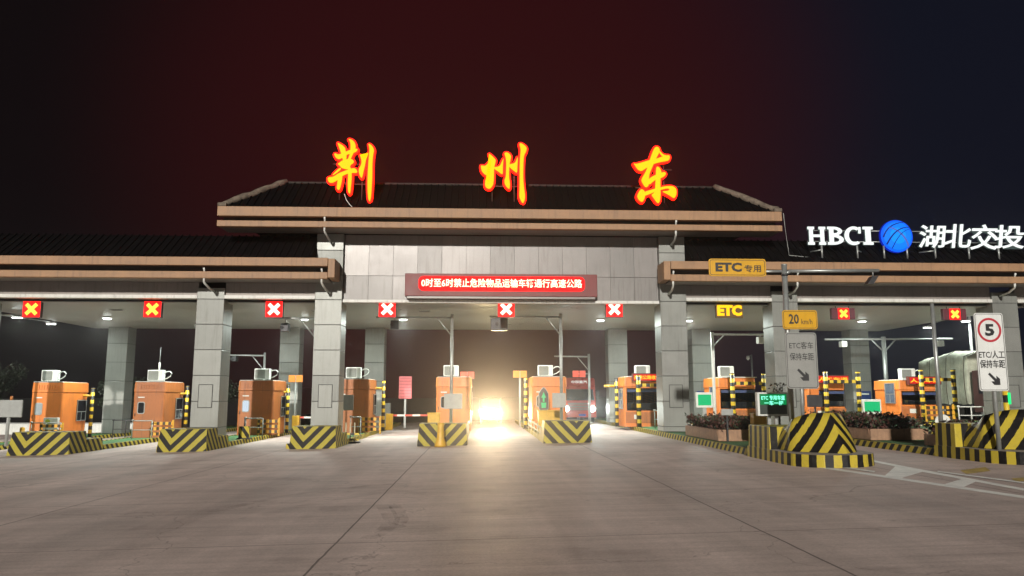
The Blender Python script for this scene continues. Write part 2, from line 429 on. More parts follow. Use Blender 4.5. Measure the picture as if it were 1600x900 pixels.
# ------------------------------------------------------------------ canopy
canopy = thing('toll_canopy', 'wide toll gate canopy with beige eaves, dark tiled roofs and grey panelled columns', 'toll canopy', (1, 44, gz(1)))
canopy.location = (0, 0, 0)
XL, XR = -25.2, 27.3
def panel_stack(x0, x1, y0, y1, z0, z1, step, first, gap=.022):
    k = B(x0+.02, x1-.02, y0+.02, y1-.02, z0, z1, mi=1)
    z = z0
    cuts = [z0]
    zz = first
    while zz < z1-.2:
        if zz > z0+.2: cuts.append(zz)
        zz += step
    cuts.append(z1+.004)
    for a, b in zip(cuts, cuts[1:]): k.box(x0, x1, y0, y1, a+gap/2, b-gap/2, mi=random.choice((0, 0, 2, 3)))
    return k
front_cols = [(-23.6, 7.1), (-12.66, 7.1), (-7.17, 9.76), (9.31, 9.76), (14.77, 7.1), (25.75, 7.1)]
rear_cols = [-23.0, -12.17, -6.76, 8.99, 14.52, 25.1]
for x, top in front_cols:
    zb = gz(x)+.2
    c = panel_stack(x-.63, x+.63, 36.4, 37.7, zb, top, 1.19, .62).build('column', [ALU, GROOVE, ALU2, ALU3], canopy, bevel=.012)
    zc = 2.05
    fr = MB()
    for a in ((-.33, .33, zc-.54, zc-.515), (-.33, .33, zc+.515, zc+.54), (-.33, -.305, zc-.515, zc+.515), (.305, .33, zc-.515, zc+.515)):
        fr.box(x+a[0], x+a[1], 36.385, 36.397, a[2], a[3])
    ap = B(x-.3, x+.3, 36.387, 36.397, zc-.51, zc+.51).build('access_panel', ALU, c); fr.build('panel_gap', GROOVE, ap)
for x in rear_cols:
    panel_stack(x-.62, x+.62, 49.8, 51.0, gz(x)+.2, 6.44, 1.19, .62).build('column', [ALU, GROOVE, ALU2, ALU3], canopy, bevel=.012)
# soffit of long panels
k = B(XL+.05, XR-.05, 37.0, 51.1, 6.48, 6.6, mi=1)
yy = 36.9; n = 0
while yy < 51.0:
    k.box(XL+.1, XR-.1, yy, min(yy+1.18, 51.1), 6.45, 6.49+.002*(n % 2)); yy += 1.2; n += 1
k.build('soffit', [SOFF, GROOVE], canopy)
# beams: front of the low canopies, side and rear edges
for a, b in ((XL, -13.29), (-12.03, -7.8), (9.94, 14.14), (15.40, 25.12), (26.38, XR)):
    B(a, b, 36.55, 36.9, 6.76, 7.42).build('beam', BEAM, canopy)
    t = MB(); xx = a
    while xx < b-.05:
        e = min(xx+1.35, b); t.box(xx+.006, e-.006, 36.38, 36.9, 6.60, 6.757); xx = e
    t.build('beam_trim', TRIM, canopy)
B(XL, XL+.3, 36.9, 51.4, 6.46, 7.42).build('side_beam', BEAM, canopy)
B(XR-.3, XR, 36.9, 51.4, 6.46, 7.42).build('side_beam', BEAM, canopy)
B(XL+.3, XR-.3, 51.1, 51.4, 6.46, 7.42).build('rear_beam', BEAM, canopy)
# central panelled wall over the main lanes
k = B(-6.52, 8.66, 36.72, 36.95, 6.5, 9.77, mi=1)
edges = [-6.52+i*(15.18/13) for i in range(14)]
for i in range(13):
    for z0, z1 in ((6.62, 7.76), (7.78, 9.76)):
        k.box(edges[i]+.006, edges[i+1]-.006, 36.66+random.uniform(0, .006), 36.75, z0, z1, mi=random.choice((0, 0, 2, 3)))
k.build('wall', [ALUW, mat('wall_joint', (.08, .075, .07), .8, var=0), ALUW2, ALUW3], canopy)
B(-6.52, 8.66, 36.52, 36.95, 6.47, 6.60).build('beam_trim', TRIM, canopy)
# eaves
def eave(x0, x1, zb, dz, name):
    """two beige bands with a shadow gap; zb bottom of the lower band; dz = (lower band h, gap, upper band h)"""
    a, gp, u = dz
    k = MB()
    k.box(x0, x1, 35.0, 35.32, zb, zb+a)
    k.box(x0, x1, 34.98, 35.32, zb+a+gp, zb+a+gp+u)
    o = k.build(name, BEIGE, canopy, bevel=.02)
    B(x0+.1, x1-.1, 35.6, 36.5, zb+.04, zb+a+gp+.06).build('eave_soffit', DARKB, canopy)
    B(x0+.05, x1-.05, 35.32, 36.5, zb+.01, zb+.04).build('eave_soffit', BEAM, canopy)
    return o
eave(XL-.9, -6.98, 7.36, (.31, .27, .39), 'eave_band')
eave(8.88, XR+.9, 7.36, (.31, .25, .38), 'eave_band')
eave(-12.09, 14.27, 9.77, (.28, .21, .45), 'eave_band')
for x0, x1 in ((-6.976, -6.66), (8.56, 8.876)):      # mitred return ends
    MB().prism([(x0, 7.42), (x1, 7.42), (x1, 8.30), (x0, 8.30)], 35.03, 36.35).build('eave_end', BEIGE, canopy, bevel=.02)
# roofs: truncated tiled hips
def roof(x0, x1, z0, z1, run, ya, yb, hl, hr, name='roof'):
    lx, rx = (x0+run if hl else x0), (x1-run if hr else x1)
    k = MB()
    A = [(x0, ya, z0), (x1, ya, z0), (x1, yb, z0), (x0, yb, z0)]
    T = [(lx, ya+run, z1), (rx, ya+run, z1), (rx, yb-run, z1), (lx, yb-run, z1)]
    for i in range(4):
        j = (i+1) % 4; k.face([A[i], A[j], T[j], T[i]])
    k.face(T); k.face(A[::-1])
    # pan tile ribs on the front slope
    n = int((x1-x0)/.34)
    for i in range(n+1):
        x = x0+.1+(x1-x0-.2)*i/n
        f = 1.0
        if hl: f = min(f, (x-x0)/run)
        if hr: f = min(f, (x1-x)/run)
        if f < .08: continue
        k.tube([(x, ya+.04, z0+.05), (x, ya+run*f, z0+(z1-z0)*f+.04)], .038, 5, cap=False)
    return k.build(name, TILE, canopy)
rm = roof(-12.0, 14.2, 10.70, 12.50, 2.3, 35.1, 52.6, True, True)
for sgn, xc in ((1, -12.0), (-1, 14.2)):
    MB().tube([(xc+sgn*(.05+2.3*i/9+random.uniform(-.03, .03)), 35.15+2.3*i/9, 10.78+1.80*i/9+random.uniform(-.03, .03)) for i in range(10)],
              [.17+random.uniform(-.035, .03) for _ in range(10)], 7).build('hip_cap', HIP, rm)
    B(xc-.12 if sgn > 0 else xc-.28, xc+.28 if sgn > 0 else xc+.12, 35.02, 35.4, 10.72, 10.9).build('hip_end', HIP, rm, bevel=.03)
MB().tube([(-9.65, 37.4, 12.53), (11.85, 37.4, 12.53)], .06, 6).build('ridge_cap', mat('ridge_mortar', (.05, .04, .035), .9, 0, .4, 5), rm)
roof(XL-.8, -7.82, 8.32, 9.72, 1.9, 35.1, 52.6, True, False)
roof(9.98, XR+.8, 8.30, 9.72, 1.9, 35.1, 52.6, False, True)
B(-7.78, 9.92, 37.75, 51.0, 7.5, 9.74).build('clerestory', BEAM, canopy)

# gutter downpipes with elbows
def downpipe(x, z, label):
    d = thing('drain_pipe', label, 'drain pipe', (x, 35.1, z), 'rain pipes under the eaves')
    MB().tube([(0, 0, .12), (0, 0, -.10), (.0, .04, -.16), (.06, .55, -.34), (.06, 1.2, -.40)], .05, 8).build('pipe', WHITE, d)
    MB().tube([(0, -.12, .5), (0, -.05, .40), (0, 0, .3), (0, 0, .2)], .045, 8).build('elbow', WHITE, d)
for x, z, l in ((-12.55, 7.32, 'short white rain pipe under the low left eave'), (-7.25, 7.32, 'white rain pipe at the inner end of the low left eave'),
                (-7.2, 9.74, 'white rain pipe under the high eave by its left column'), (9.2, 9.74, 'white rain pipe under the high eave by its right column'),
                (9.0, 7.32, 'white rain pipe at the inner end of the low right eave'), (14.9, 7.32, 'white rain pipe under the low right eave behind the tall pole'),
                (25.4, 7.32, 'white rain pipe under the far right end of the low eave')):
    downpipe(x, z, l)

# ceiling lamps
LCOL = (.90, 1.0, .93)
LAMP = glow('lamp_diffuser', (.93, 1, .97), 14)
lane_x = [-20.8, -15.35, -9.9, -4.35, 1.15, 6.9, 12.0, 17.6, 22.2]
lw = ['over the leftmost lane', 'over the second lane from the left', 'over the third lane from the left', 'left of the middle lane', 'right above the middle lane',
      'over the lane of the red truck', 'behind the amber ETC signal', 'hidden behind the column with the speed sign', 'under the right end of the canopy']
for i, x in enumerate(lane_x):
    t = thing('ceiling_lamp', 'round white downlight lit on the soffit '+lw[i], 'ceiling lamp', (x, 43.6, 6.45), 'canopy downlights')
    MB().tube([(0, 0, 0), (0, 0, -.10)], .26, 18).build('housing', WHITE, t)
    MB().tube([(0, 0, -.10), (0, 0, -.135)], [.22, .18], 18).build('diffuser', LAMP, t)
    ld = bpy.data.lights.new('lamp_light', 'AREA'); ld.shape = 'DISK'; ld.size = .4; ld.energy = 600; ld.color = LCOL
    lo = bpy.data.objects.new('lamp_light', ld); COL.objects.link(lo); lo.parent = t; lo.location = (0, 0, -.2)
vl = ['second lane', 'left end lane', 'third lane', 'lane beside the ETC signal', 'fourth lane', 'lane left of the far right signal']
for x, y, w in ((-15.5+2.1, 40, vl[0]), (-18.6, 40, vl[1]), (-8.4, 40, vl[2]), (10.6, 40, vl[3]), (-4.2+1.3, 40, vl[4]), (19.6, 41, vl[5])):
    t = thing('soffit_vent', 'small dark rectangular vent in the soffit over the '+w, 'vent', (x, y, 6.45), 'vents in the soffit')
    B(-.32, .32, -.16, .16, -.035, 0).build('frame', GREYP, t); B(-.26, .26, -.11, .11, -.045, -.036).build('grille', DARKM, t)

# ================================================================== TOLL ISLANDS
IX = [-23.5, -18.1, -12.5, -7.1, -1.6, 3.8, 9.75, 14.95, 20.2, 25.6]
IW = [2.2, 2.2, 2.2, 2.2, 2.1, 2.1, 2.4, 2.6, 2.5, 2.5]
IY0 = [33.6, 33.6, 33.6, 33.6, 33.6, 33.6, 23.9, 22.4, 25.5, 26.0]
ORD = ['leftmost', 'second', 'third', 'fourth', 'fifth', 'sixth', 'seventh', 'eighth', 'ninth', 'rightmost']
def nth(i): return ORD[i] if i in (0, 9) else ORD[i]+' from the left'
for i in range(10):
    x, w, y0, y1, h = IX[i], IW[i], IY0[i], 60, .21
    t = thing('toll_island', 'long raised toll island with striped kerb and green turf, %s' % nth(i), 'toll island', (x, y0, gz(x)), 'toll islands')
    k = MB(); a = w/2; L = y1-y0; zl, zr = gz(x-a)-gz(x), gz(x+a)-gz(x)
    for s, zo in ((-1, zl), (1, zr)):
        xo, xi = s*a, s*(a-.16)
        k.face([(xo, 0, zo-.05), (xo, L, zo-.05), (xo*.985, L, zo+h), (xo*.985, 0, zo+h)], [(0, -.05), (L, -.05), (L, h), (0, h)])
        k.face([(xo*.985, 0, zo+h), (xo*.985, L, zo+h), (xi, L, zo+h), (xi, 0, zo+h)], [(0, h), (L, h), (L, h+.16), (0, h+.16)])
        k.face([(xi, 0, zo+h), (xi, L, zo+h), (xi, L, zo+h-.05), (xi, 0, zo+h-.05)], [(0, 0), (L, 0), (L, .05), (0, .05)])
    k.face([(-a, 0, zl-.05), (a, 0, zr-.05), (a, 0, zr+h), (-a, 0, zl+h)], [(0, 0), (w, 0), (w, h), (0, h)])
    k.face([(-a, L, zl-.05), (a, L, zr-.05), (a, L, zr+h), (-a, L, zl+h)], [(0, 0), (w, 0), (w, h), (0, h)])
    k.build('kerb', KERB, t)
    MB().face([(-a+.155, 0, zl+h-.02), (a-.155, 0, zr+h-.02), (a-.155, L, zr+h-.02), (-a+.155, L, zl+h-.02)]).build('turf', TURF, t)
def ztop(x): return gz(x)+.19

# low chevron noses of the five left islands
ND = [('N1', -19.45, -16.95, .62, -.12), ('N2', -13.4, -11.35, -.12, 0), ('N3', -7.96, -6.0, -.10, 0), ('N4', -2.62, -.50, 0, 0), ('N5', 2.72, 4.80, .22, 0)]
nl = ['chevron concrete nose in front of the leftmost booth with the white cabinet', 'chevron concrete nose at the foot of the left front column',
      'chevron concrete nose standing before the booth half hidden by a column', 'chevron concrete nose with a yellow bollard in front of it', 'chevron concrete nose right of the glaring headlights, before the red truck']
for (nm, x0, x1, ap, _), lab in zip(ND, nl):
    xc = (x0+x1)/2; a = (x1-x0)/2; zc = gz(xc); h = .92
    t = thing('crash_nose', lab, 'concrete nose', (xc, 33.1, zc), 'concrete island noses')
    if nm == 'N1': apx = -.42*2*a/2
    else: apx = {'N2': -.22, 'N3': -.20, 'N4': .02, 'N5': .20}[nm]*a*2
    k = MB(); dl = gz(x0)-zc; dr = gz(x1)-zc
    # front face, slightly battered, in columns so the chevron follows it
    nb = 10
    for i in range(nb):
        u0, u1 = -a+2*a*i/nb, -a+2*a*(i+1)/nb
        def pt(u, f):
            z = (dl+(dr-dl)*(u+a)/(2*a))*(1-f)+h*f
            bow = .10*(1-(u/a)**2)
            return (u*(1-.07*f), -bow*(1-.3*f)+.16*f, z)
        for f0, f1 in ((0, .33), (.33, .36), (.36, 1)):
            off = .0
            P = [pt(u0, f0), pt(u1, f0), pt(u1, f1), pt(u0, f1)]
            k.face(P, [(u0-apx, f0*h), (u1-apx, f0*h), (u1-apx, f1*h), (u0-apx, f1*h)])
    fr = k.build('front_face', NOSEM, t)
    k = MB()
    for s, dz in ((-1, dl), (1, dr)):
        xo = s*a
        k.face([(xo, 0, dz), (xo, 1.5, dz), (xo*.93, 1.5, h), (xo*.93, .16, h)], [(0, 0), (1.5, 0), (1.5, h), (.16, h)])
    k.face([(-a*.93, .16, h), (a*.93, .16, h), (a*.93, 1.5, h), (-a*.93, 1.5, h)], [(0, 0), (2*a, 0), (2*a, 1.5), (0, 1.5)])
    k.face([(-a, 1.5, dl), (a, 1.5, dr), (a*.93, 1.5, h), (-a*.93, 1.5, h)], [(0, 0), (2*a, 0), (2*a, h), (0, h)])
    k.build('side_walls', NOSES, t)
    B(-a, a, 1.51, 3.0, -.1, .56, taper=.05).build('tail', NOSES, t, bevel=.03)

# tall bow-shaped noses of the right islands
def bow_nose(xl, xr, ytip, yb, zpeak, ztail, label, kerb_front):
    xc = (xl+xr)/2; zc = gz(xc)
    t = thing('bow_nose', label, 'concrete nose', (xc, ytip, zc), 'bow shaped concrete noses')
    a = (xr-xl)/2; L = yb-ytip
    # base kerb: rounded plan
    def plan(inset, front, n=12, back=L):
        P = []
        aa = a-inset
        P.append((-aa, back)); P.append((-aa, front+aa*1.05))
        for i in range(1, n):
            th = math.pi*i/n
            P.append((-aa*math.cos(th), front+aa*1.05*(1-math.sin(th)**.9)))
        P.append((aa, front+aa*1.05)); P.append((aa, back))
        return P
    P = plan(0, kerb_front); kh = .32; k = MB(); u = 0
    for p, q in zip(P, P[1:]):
        d = math.dist(p, q); zp, zq = gz(xc+p[0])-zc, gz(xc+q[0])-zc
        ip, iq = (p[0]*.985, p[1]+.01), (q[0]*.985, q[1]+.01)
        k.face([(*p, zp-.03), (*q, zq-.03), (*iq, zq*.6+kh), (*ip, zp*.6+kh)], [(u, 0), (u+d, 0), (u+d, kh), (u, kh)]); u += d
    k.build('base_kerb', BIGK, t)
    MB().face([(p[0]*.985, p[1]+.01, (gz(xc+p[0])-zc)*.6+kh-.001) for p in P]).build('base_top', mat('worn_concrete', (.30, .27, .24), .75, 0, .25, 4, .3), t)
    # upper bow: left flank, tip edge, right flank; height profile
    n = 14; k = MB(); Lb = 2.5
    aa = a-.28
    def flank(s, f):       # f 0 at tip edge .. 1 at back
        y = .55+(Lb-.55)*f
        x = .28*aa+(s-.28)*aa*min(1, f*(1.9 if s < 0 else 3.0))**.85 if f > 0 else .28*aa
        return x, y
    def height(f):
        g = min(1, f/.18)
        e = min(1, max(0, (f-.12)/.95)); hp = zpeak-(zpeak-ztail)*(e*e*(3-2*e))
        return hp
    for s in (-1, 1):
        u = 0; prev = None
        for i in range(n+1):
            f = (i/n)**1.5
            x, y = flank(s, f); hh = height(f)
            col = []
            m = 5
            for j in range(m+1):
                q = j/m
                lean = math.sin(q*math.pi/2)
                inx = x*(1-.16*(1-math.cos(q*math.pi/2))*1.3)
                iny = y+.75*q*max(0, 1-f/.8)
                col.append((inx, iny, kh+(hh-kh)*q))
            if prev:
                d = math.dist(flank(s, f), pf)
                for j in range(m):
                    v0, v1 = (hh-kh)*j/m, (hh-kh)*(j+1)/m
                    k.face([prev[j], col[j], col[j+1], prev[j+1]], [(s*u, v0), (s*(u+d), v0), (s*(u+d), v1), (s*u, v1)], smooth=True)
                u += d
            prev, pf = col, (x, y)
            if s < 0: k_l = globals().setdefault('_tl', []); k_l.append(col[-1])
            else: k_r = globals().setdefault('_tr', []); k_r.append(col[-1])
    TL, TR = globals().pop('_tl'), globals().pop('_tr')
    for i in range(n):
        k.face([TL[i], TR[i], TR[i+1], TL[i+1]], [(TL[i][0], TL[i][1]), (TR[i][0], TR[i][1]), (TR[i+1][0], TR[i+1][1]), (TL[i+1][0], TL[i+1][1])], smooth=True)
    k.face([(TL[-1][0], TL[-1][1], kh), (TR[-1][0], TR[-1][1], kh), TR[-1], TL[-1]], [(0, 0), (1, 0), (1, 1), (0, 1)])
    k.build('bow', BIGN, t)
    B(-a+.05, aa, Lb+.004, L, kh-.05, ztail+.03, taper=.02).build('rear_block', BIGK, t, bevel=.02)
    return t
bow_nose(8.42, 10.72, 20.0, 24.3, 1.38, .93, 'tall bow shaped nose striped yellow and black beneath the ETC passenger car sign', 0)
bow_nose(13.55, 16.2, 19.3, 22.8, 1.38, .93, 'tall bow shaped nose striped yellow and black at the right edge below the 5 sign', 0)

# ------------------------------------------------------------------ booths
BY = 43.0
LED_R = glow('led_amber', (1, .42, .02), 2.4); LEDP = glow('led_red_panel', (.9, .015, .01), .85)
INWHITE = glow('booth_inside_light', (.75, .88, 1.0), .9)
def rounded_body(w, d, z0, z1, r=.12, taper=.0):
    out = [(p[0], p[1]+d/2) for p in rrect(w, d, r, 3)]
    k = MB(); n = len(out)
    top = [((p[0])*(1-taper), (p[1]-d/2)*(1-taper*.6)+d/2) for p in out]
    for i in range(n):
        j = (i+1) % n
        k.face([(*out[i], z0), (*out[j], z0), (*top[j], z1), (*top[i], z1)])
    k.face([(*p, z1) for p in top]); k.face([(*p, z0) for p in out][::-1])
    return k
def booth_left(i, x0, w, y, z1, label, cabinet=False, inside=False, shaded=False):
    x = x0+w/2; zb = ztop(x); h = z1-zb; d = 2.75
    om = ORANGED if shaded else ORANGE  # booths with shaded fronts: the shade is put into a darker orange
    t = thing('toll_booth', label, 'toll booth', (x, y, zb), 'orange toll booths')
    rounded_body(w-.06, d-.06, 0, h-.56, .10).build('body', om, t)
    rounded_body(w+.02, d+.02, h-.55, h, .14, .03).build('roof_cap', om, t, bevel=.03)
    B(-w/2+.1, w/2-.1, .0, d-.1, h+.0, h+.03).build('roof_sheet', WHITE, t)
    # rear door with a rounded window
    dz = .22; dh = h-.56-.35
    dr = B(-w/2+.13, -w/2+.86, .005, .05, dz, dz+dh).build('door', om, t, bevel=.015)
    gp = MB()
    for a in ((-w/2+.11, -w/2+.128, dz, dz+dh), (-w/2+.862, -w/2+.88, dz, dz+dh)): gp.box(a[0], a[1], .018, .03, a[2], a[3])
    gp.box(-w/2+.11, -w/2+.88, .018, .03, dz+dh+.002, dz+dh+.018); gp.build('door_gap', DARKM, dr)
    wz = dz+dh*.66; wx = -w/2+.47
    fr = [(wx+p[0], wz+p[1]) for p in rrect(.40, .66, .11)]
    MB().prism(fr, -.018, .02).build('window_frame', GREYP, dr)
    MB().prism([(wx+p[0], wz+p[1]) for p in rrect(.31, .56, .08)], -.024, .01).build('pane', INWHITE if inside else GLASSD if i else mat('pale_pane', (.33, .37, .4), .2, var=.1), dr)
    MB().tube([(-w/2+.17, -.03, 1.15), (-w/2+.17, -.03, 1.32)], .018, 6).build('handle', DARKM, dr)
    B(-w/2+.28, -w/2+.62, -.015, .01, h-.86, h-.80).build('name_plate', WHITE, t)
    # service window in the right-hand side wall
    s = B(w/2-.055, w/2+.0, 1.55, 2.5, .95, 2.12).build('side_window', DARKM, t)
    B(w/2-.02, w/2+.012, 1.60, 2.45, 1.00, 2.07).build('pane', GLASSD, s)
    q = MB(); q.box(w/2, w/2+.025, 1.55, 2.5, 1.44, 1.49); q.box(w/2, w/2+.025, 2.0, 2.04, 1.0, 1.44)
    q.box(w/2, w/2+.03, 1.52, 1.57, .95, 2.12); q.box(w/2, w/2+.03, 2.48, 2.53, .95, 2.12); q.box(w/2, w/2+.03, 1.57, 2.48, 2.07, 2.12); q.box(w/2, w/2+.03, 1.57, 2.48, .95, 1.0)
    q.build('window_frame', GREY, s)
    v = MB()
    for n in range(8): v.box(-w/2+.35+n*.14, -w/2+.42+n*.14, -.022, .0, h-.38, h-.14)
    v.build('louvre', om, t)
    if cabinet:
        c = B(w/2-.83, w/2-.08, -.22, .0, .22, 1.18).build('electric_cabinet', WHITE, t, bevel=.015)
        MB().prism([(w/2-.60+.13*math.cos(a), .98+.13*math.sin(a)) for a in [k*math.pi/8 for k in range(16)]], -.228, -.21).build('warning_badge', mat('badge_green', (.42, .5, .03), .5), c)
    return t, zb, h, x, d
def booth_right(i, x0, w, y, z1, label, led=None, side=True):
    x = x0+w/2; zb = ztop(x); h = z1-zb; d = 2.8
    t = thing('toll_booth', label, 'toll booth', (x, y, zb), 'orange toll booths')
    rounded_body(w-.06, d-.06, 0, h-.56, .08).build('body', ORANGE, t)
    rounded_body(w+.02, d+.02, h-.55, h, .12, .03).build('roof_cap', ORANGE, t, bevel=.03)
    B(-w/2+.25, w/2+.05, -.08, d-.2, h-.0, h+.05).build('roof_sheet', TRIM, t)
    # glazed front
    fw = B(-w/2+.16, w/2-.02, .0, .05, .88, h-.62).build('front_window', DARKM, t)
    MB().face([(-w/2+.22, -.006, .93), (w/2-.08, -.006, .93), (w/2-.10, .012, h-.68), (-w/2+.22, .012, h-.68)]).build('pane', GLASSD, fw)
    B(-w/2+.2, w/2-.06, -.03, .0, h-.84, h-.69).build('sun_strip', mat('blue_strip', (.03, .05, .14), .5), fw)
    B(-w/2+.1, w/2, -.04, -.0, .2, .80).build('lower_panel', ORANGED, t, bevel=.02)
    B(-w/2+.55, -w/2+.95, -.052, -.042, .42, .66).build('notice_plate', WHITE, t)
    s = B(-w/2+.0, -w/2+.055, .42, 1.45, .95, 2.12).build('side_window', DARKM, t)
    B(-w/2-.012, -w/2+.02, .47, 1.40, 1.0, 2.07).build('pane', mat('pane_lit_inside', (.05, .06, .07), .08, var=.4, scale=4, emit=(.55, .75, 1), estr=.16), s)
    q = MB()
    for a in ((.40, .46, .95, 2.12), (1.41, 1.47, .95, 2.12), (.46, 1.41, 1.46, 1.51), (.46, 1.41, .95, 1.0), (.46, 1.41, 2.07, 2.12), (.92, .95, 1.0, 1.46)): q.box(-w/2-.03, -w/2, a[0], a[1], a[2], a[3])
    q.build('window_frame', GREY, s)
    if led:
        ls = B(-w/2+.45, w/2+.12, -.34, -.06, h-.26, h+.20).build('led_sign', mat('led_case', (.10, .02, .015), .5), t)
        B(-w/2+.50, w/2+.07, -.348, -.342, h-.21, h+.15).build('led_panel', LEDP, ls)
        text_mb(led, w=w-.5, h=.22, off=.012, depth=.006, cx=.28, cz=h-.03, y=-.356).build('led_text', LED_R, ls)
    return t, zb, h, x, d

def ac_unit(x, y, z, label, sc=1.0, antenna=False, hose=True):
    t = thing('air_conditioner', label, 'air conditioner', (x, y, z), 'air conditioners on the booth roofs')
    c = B(-.42, .42, 0, .36, .04, .64).build('casing', WHITE, t, bevel=.03)
    MB().prism([(-.10+p[0], .34+p[1]) for p in rrect(.54, .50, .06)], -.02, .005).build('fan_grille', mat('fan_grille', (.16, .17, .15), .6, .2), c)
    f = MB()
    for n in range(7): f.box(-.34, .14, -.03, -.021, .15+n*.065, .165+n*.065)
    f.build('grille_bar', GREYP, c)
    B(-.36, -.26, -.02, .4, 0, .04).build('foot', DARKM, t); B(.26, .36, -.02, .4, 0, .04).build('foot', DARKM, t)
    if hose:
        MB().tube([(.42, .15, .45), (.58, .12, .55), (.75, .1, .56), (.86, .1, .46), (.8, .1, .3), (.62, .1, .18), (.45, .1, .12)], .028, 6).build('hose', WHITE, t)
    if antenna:
        MB().tube([(.12, .2, .62), (.12, .2, 1.05)], .05, 7).build('antenna_base', WHITE, t); MB().tube([(.12, .2, 1.05), (.13, .2, 1.9)], .014, 5).build('antenna_rod', GREYP, t)
    return t

bl = ['orange toll booth at the far left with a white electric cabinet by its rear door', 'orange toll booth with an antenna on its air conditioner, between two columns at left',
      'orange toll booth with a brightly lit door window, right of the left front column', 'orange toll booth half hidden by the column left of the centre lanes',
      'orange toll booth behind the pole with a blank grey board, left of the glaring headlights', 'orange toll booth with a green lane arrow sign, left of the red truck',
      'orange toll booth with lit red and amber board beside the right central column', 'orange toll booth behind the reddish hedge and an unlit striped portal',
      'orange toll booth partly hidden behind the grey ETC passenger car sign', 'rightmost orange toll booth with side window and lit red board, before the tarpaulin truck']
booths = []
for i, x0, w, z1 in ((0, -24.25, 1.72, 2.80), (1, -18.82, 1.72, 2.82), (2, -13.22, 1.98, 2.90), (3, -8.0, 1.98, 2.98), (4, -2.42, 1.98, 3.10), (5, 2.88, 1.98, 3.12)):
    booths.append(booth_left(i, x0, w, BY, z1, bl[i], cabinet=(i == 0), inside=(i == 2), shaded=(i in (1, 2, 3))))
led_txt = {6: '高速公路收费站', 8: '人工车道', 9: '人工车道'}
for i, x0, w, z1 in ((6, 8.05, 2.2, 3.12), (7, 13.35, 2.2, 3.08), (8, 18.45, 2.2, 3.02), (9, 23.75, 2.2, 2.96)):
    booths.append(booth_right(i, x0, w, BY, z1, bl[i], led=led_txt.get(i)))
acl = ['white air conditioner with a flat tray on the leftmost booth roof', 'white air conditioner with a tall antenna on the second booth roof', 'white air conditioner on the booth with the lit door window',
       'white air conditioner on the booth half hidden by a column', 'white air conditioner on the booth behind the blank grey board', 'white air conditioner on the booth left of the red truck',
       'white air conditioner on the booth beside the right central column', 'white air conditioner on the booth behind the hedge and portal',
       'white air conditioner peeking out behind the grey ETC car sign', 'white air conditioner with a coiled hose on the rightmost booth']
aco = [-.28, .02, .12, -.05, -.18, -.15, .12, -.35, -.55, -.15]
for i, (t, zb, h, x, d) in enumerate(booths):
    ac_unit(x+aco[i], BY+.55, zb+h+.03, acl[i], antenna=(i == 1), hose=(i in (0, 1, 2, 3, 5, 9)))

# hazard posts beside the left booths and portals before the right booths
def hazard_post(x, y, label, h=2.75, arm=True, r=.10):
    z = ztop(x)
    t = thing('hazard_post', label, 'hazard post', (x, y, z), 'yellow and black hazard posts')
    MB().tube([(0, 0, 0), (0, 0, h)], r, 12).build('post', HAZ, t)
    MB().tube([(0, 0, h), (0, 0, h+.04)], r*1.08, 12).build('cap', DARKM, t)
    if arm:
        MB().tube([(-.72, 0, h-.42), (-.1, 0, h-.42)], .07, 8).build('arm', YEL, t)
    B(-.16, .16, -.16, .16, 0, .03).build('base_plate', DARKM, t)
    return t
hp = [(0, -22.05, 'yellow and black hazard post beside the leftmost booth'), (1, -16.75, 'yellow and black hazard post beside the booth with the antenna'),
      (2, -11.03, 'yellow and black hazard post beside the booth with the lit door window'), (3, -5.55, 'yellow and black hazard post beside the booth half hidden by a column'),
      (4, -.62, 'yellow and black hazard post left of the glaring headlights'), (5, 2.62, 'yellow and black hazard post right of the glaring headlights')]
for i, x, l in hp: hazard_post(x, 45.2 if i < 4 else 44.0, l, 2.75 if i < 3 else 2.85, arm=(i < 4))
hazard_post(8.78-.9, 44.3, 'short striped post at the left edge of the island beside the right central column', 2.7)
def portal(x0, x1, y, label, h=2.8, bar=True):
    z = ztop((x0+x1)/2); w = x1-x0
    t = thing('guard_portal', label, 'guard portal', (x0, y, z), 'striped guard portals')
    for xx in (0, w):
        MB().tube([(xx, 0, 0), (xx, 0, h)], .125, 12).build('post', HAZ, t)
        MB().tube([(xx, 0, h), (xx, 0, h+.03)], .135, 12).build('cap', DARKM, t)
    B(.13, w-.13, -.06, .06, h-.62, h-.44).build('crossbar', HAZX, t)
pl = ['striped guard portal before the booth beside the right central column', 'striped guard portal behind the hedge, without lit board',
      'striped guard portal right of the grey ETC car sign', 'striped guard portal of the rightmost booth, before the tarpaulin truck']
for (x0, x1), l in zip(((8.72, 10.5), (13.95, 15.72), (19.2, 21.05), (24.65, 26.5)), pl): portal(x0, x1, 42.2, l)

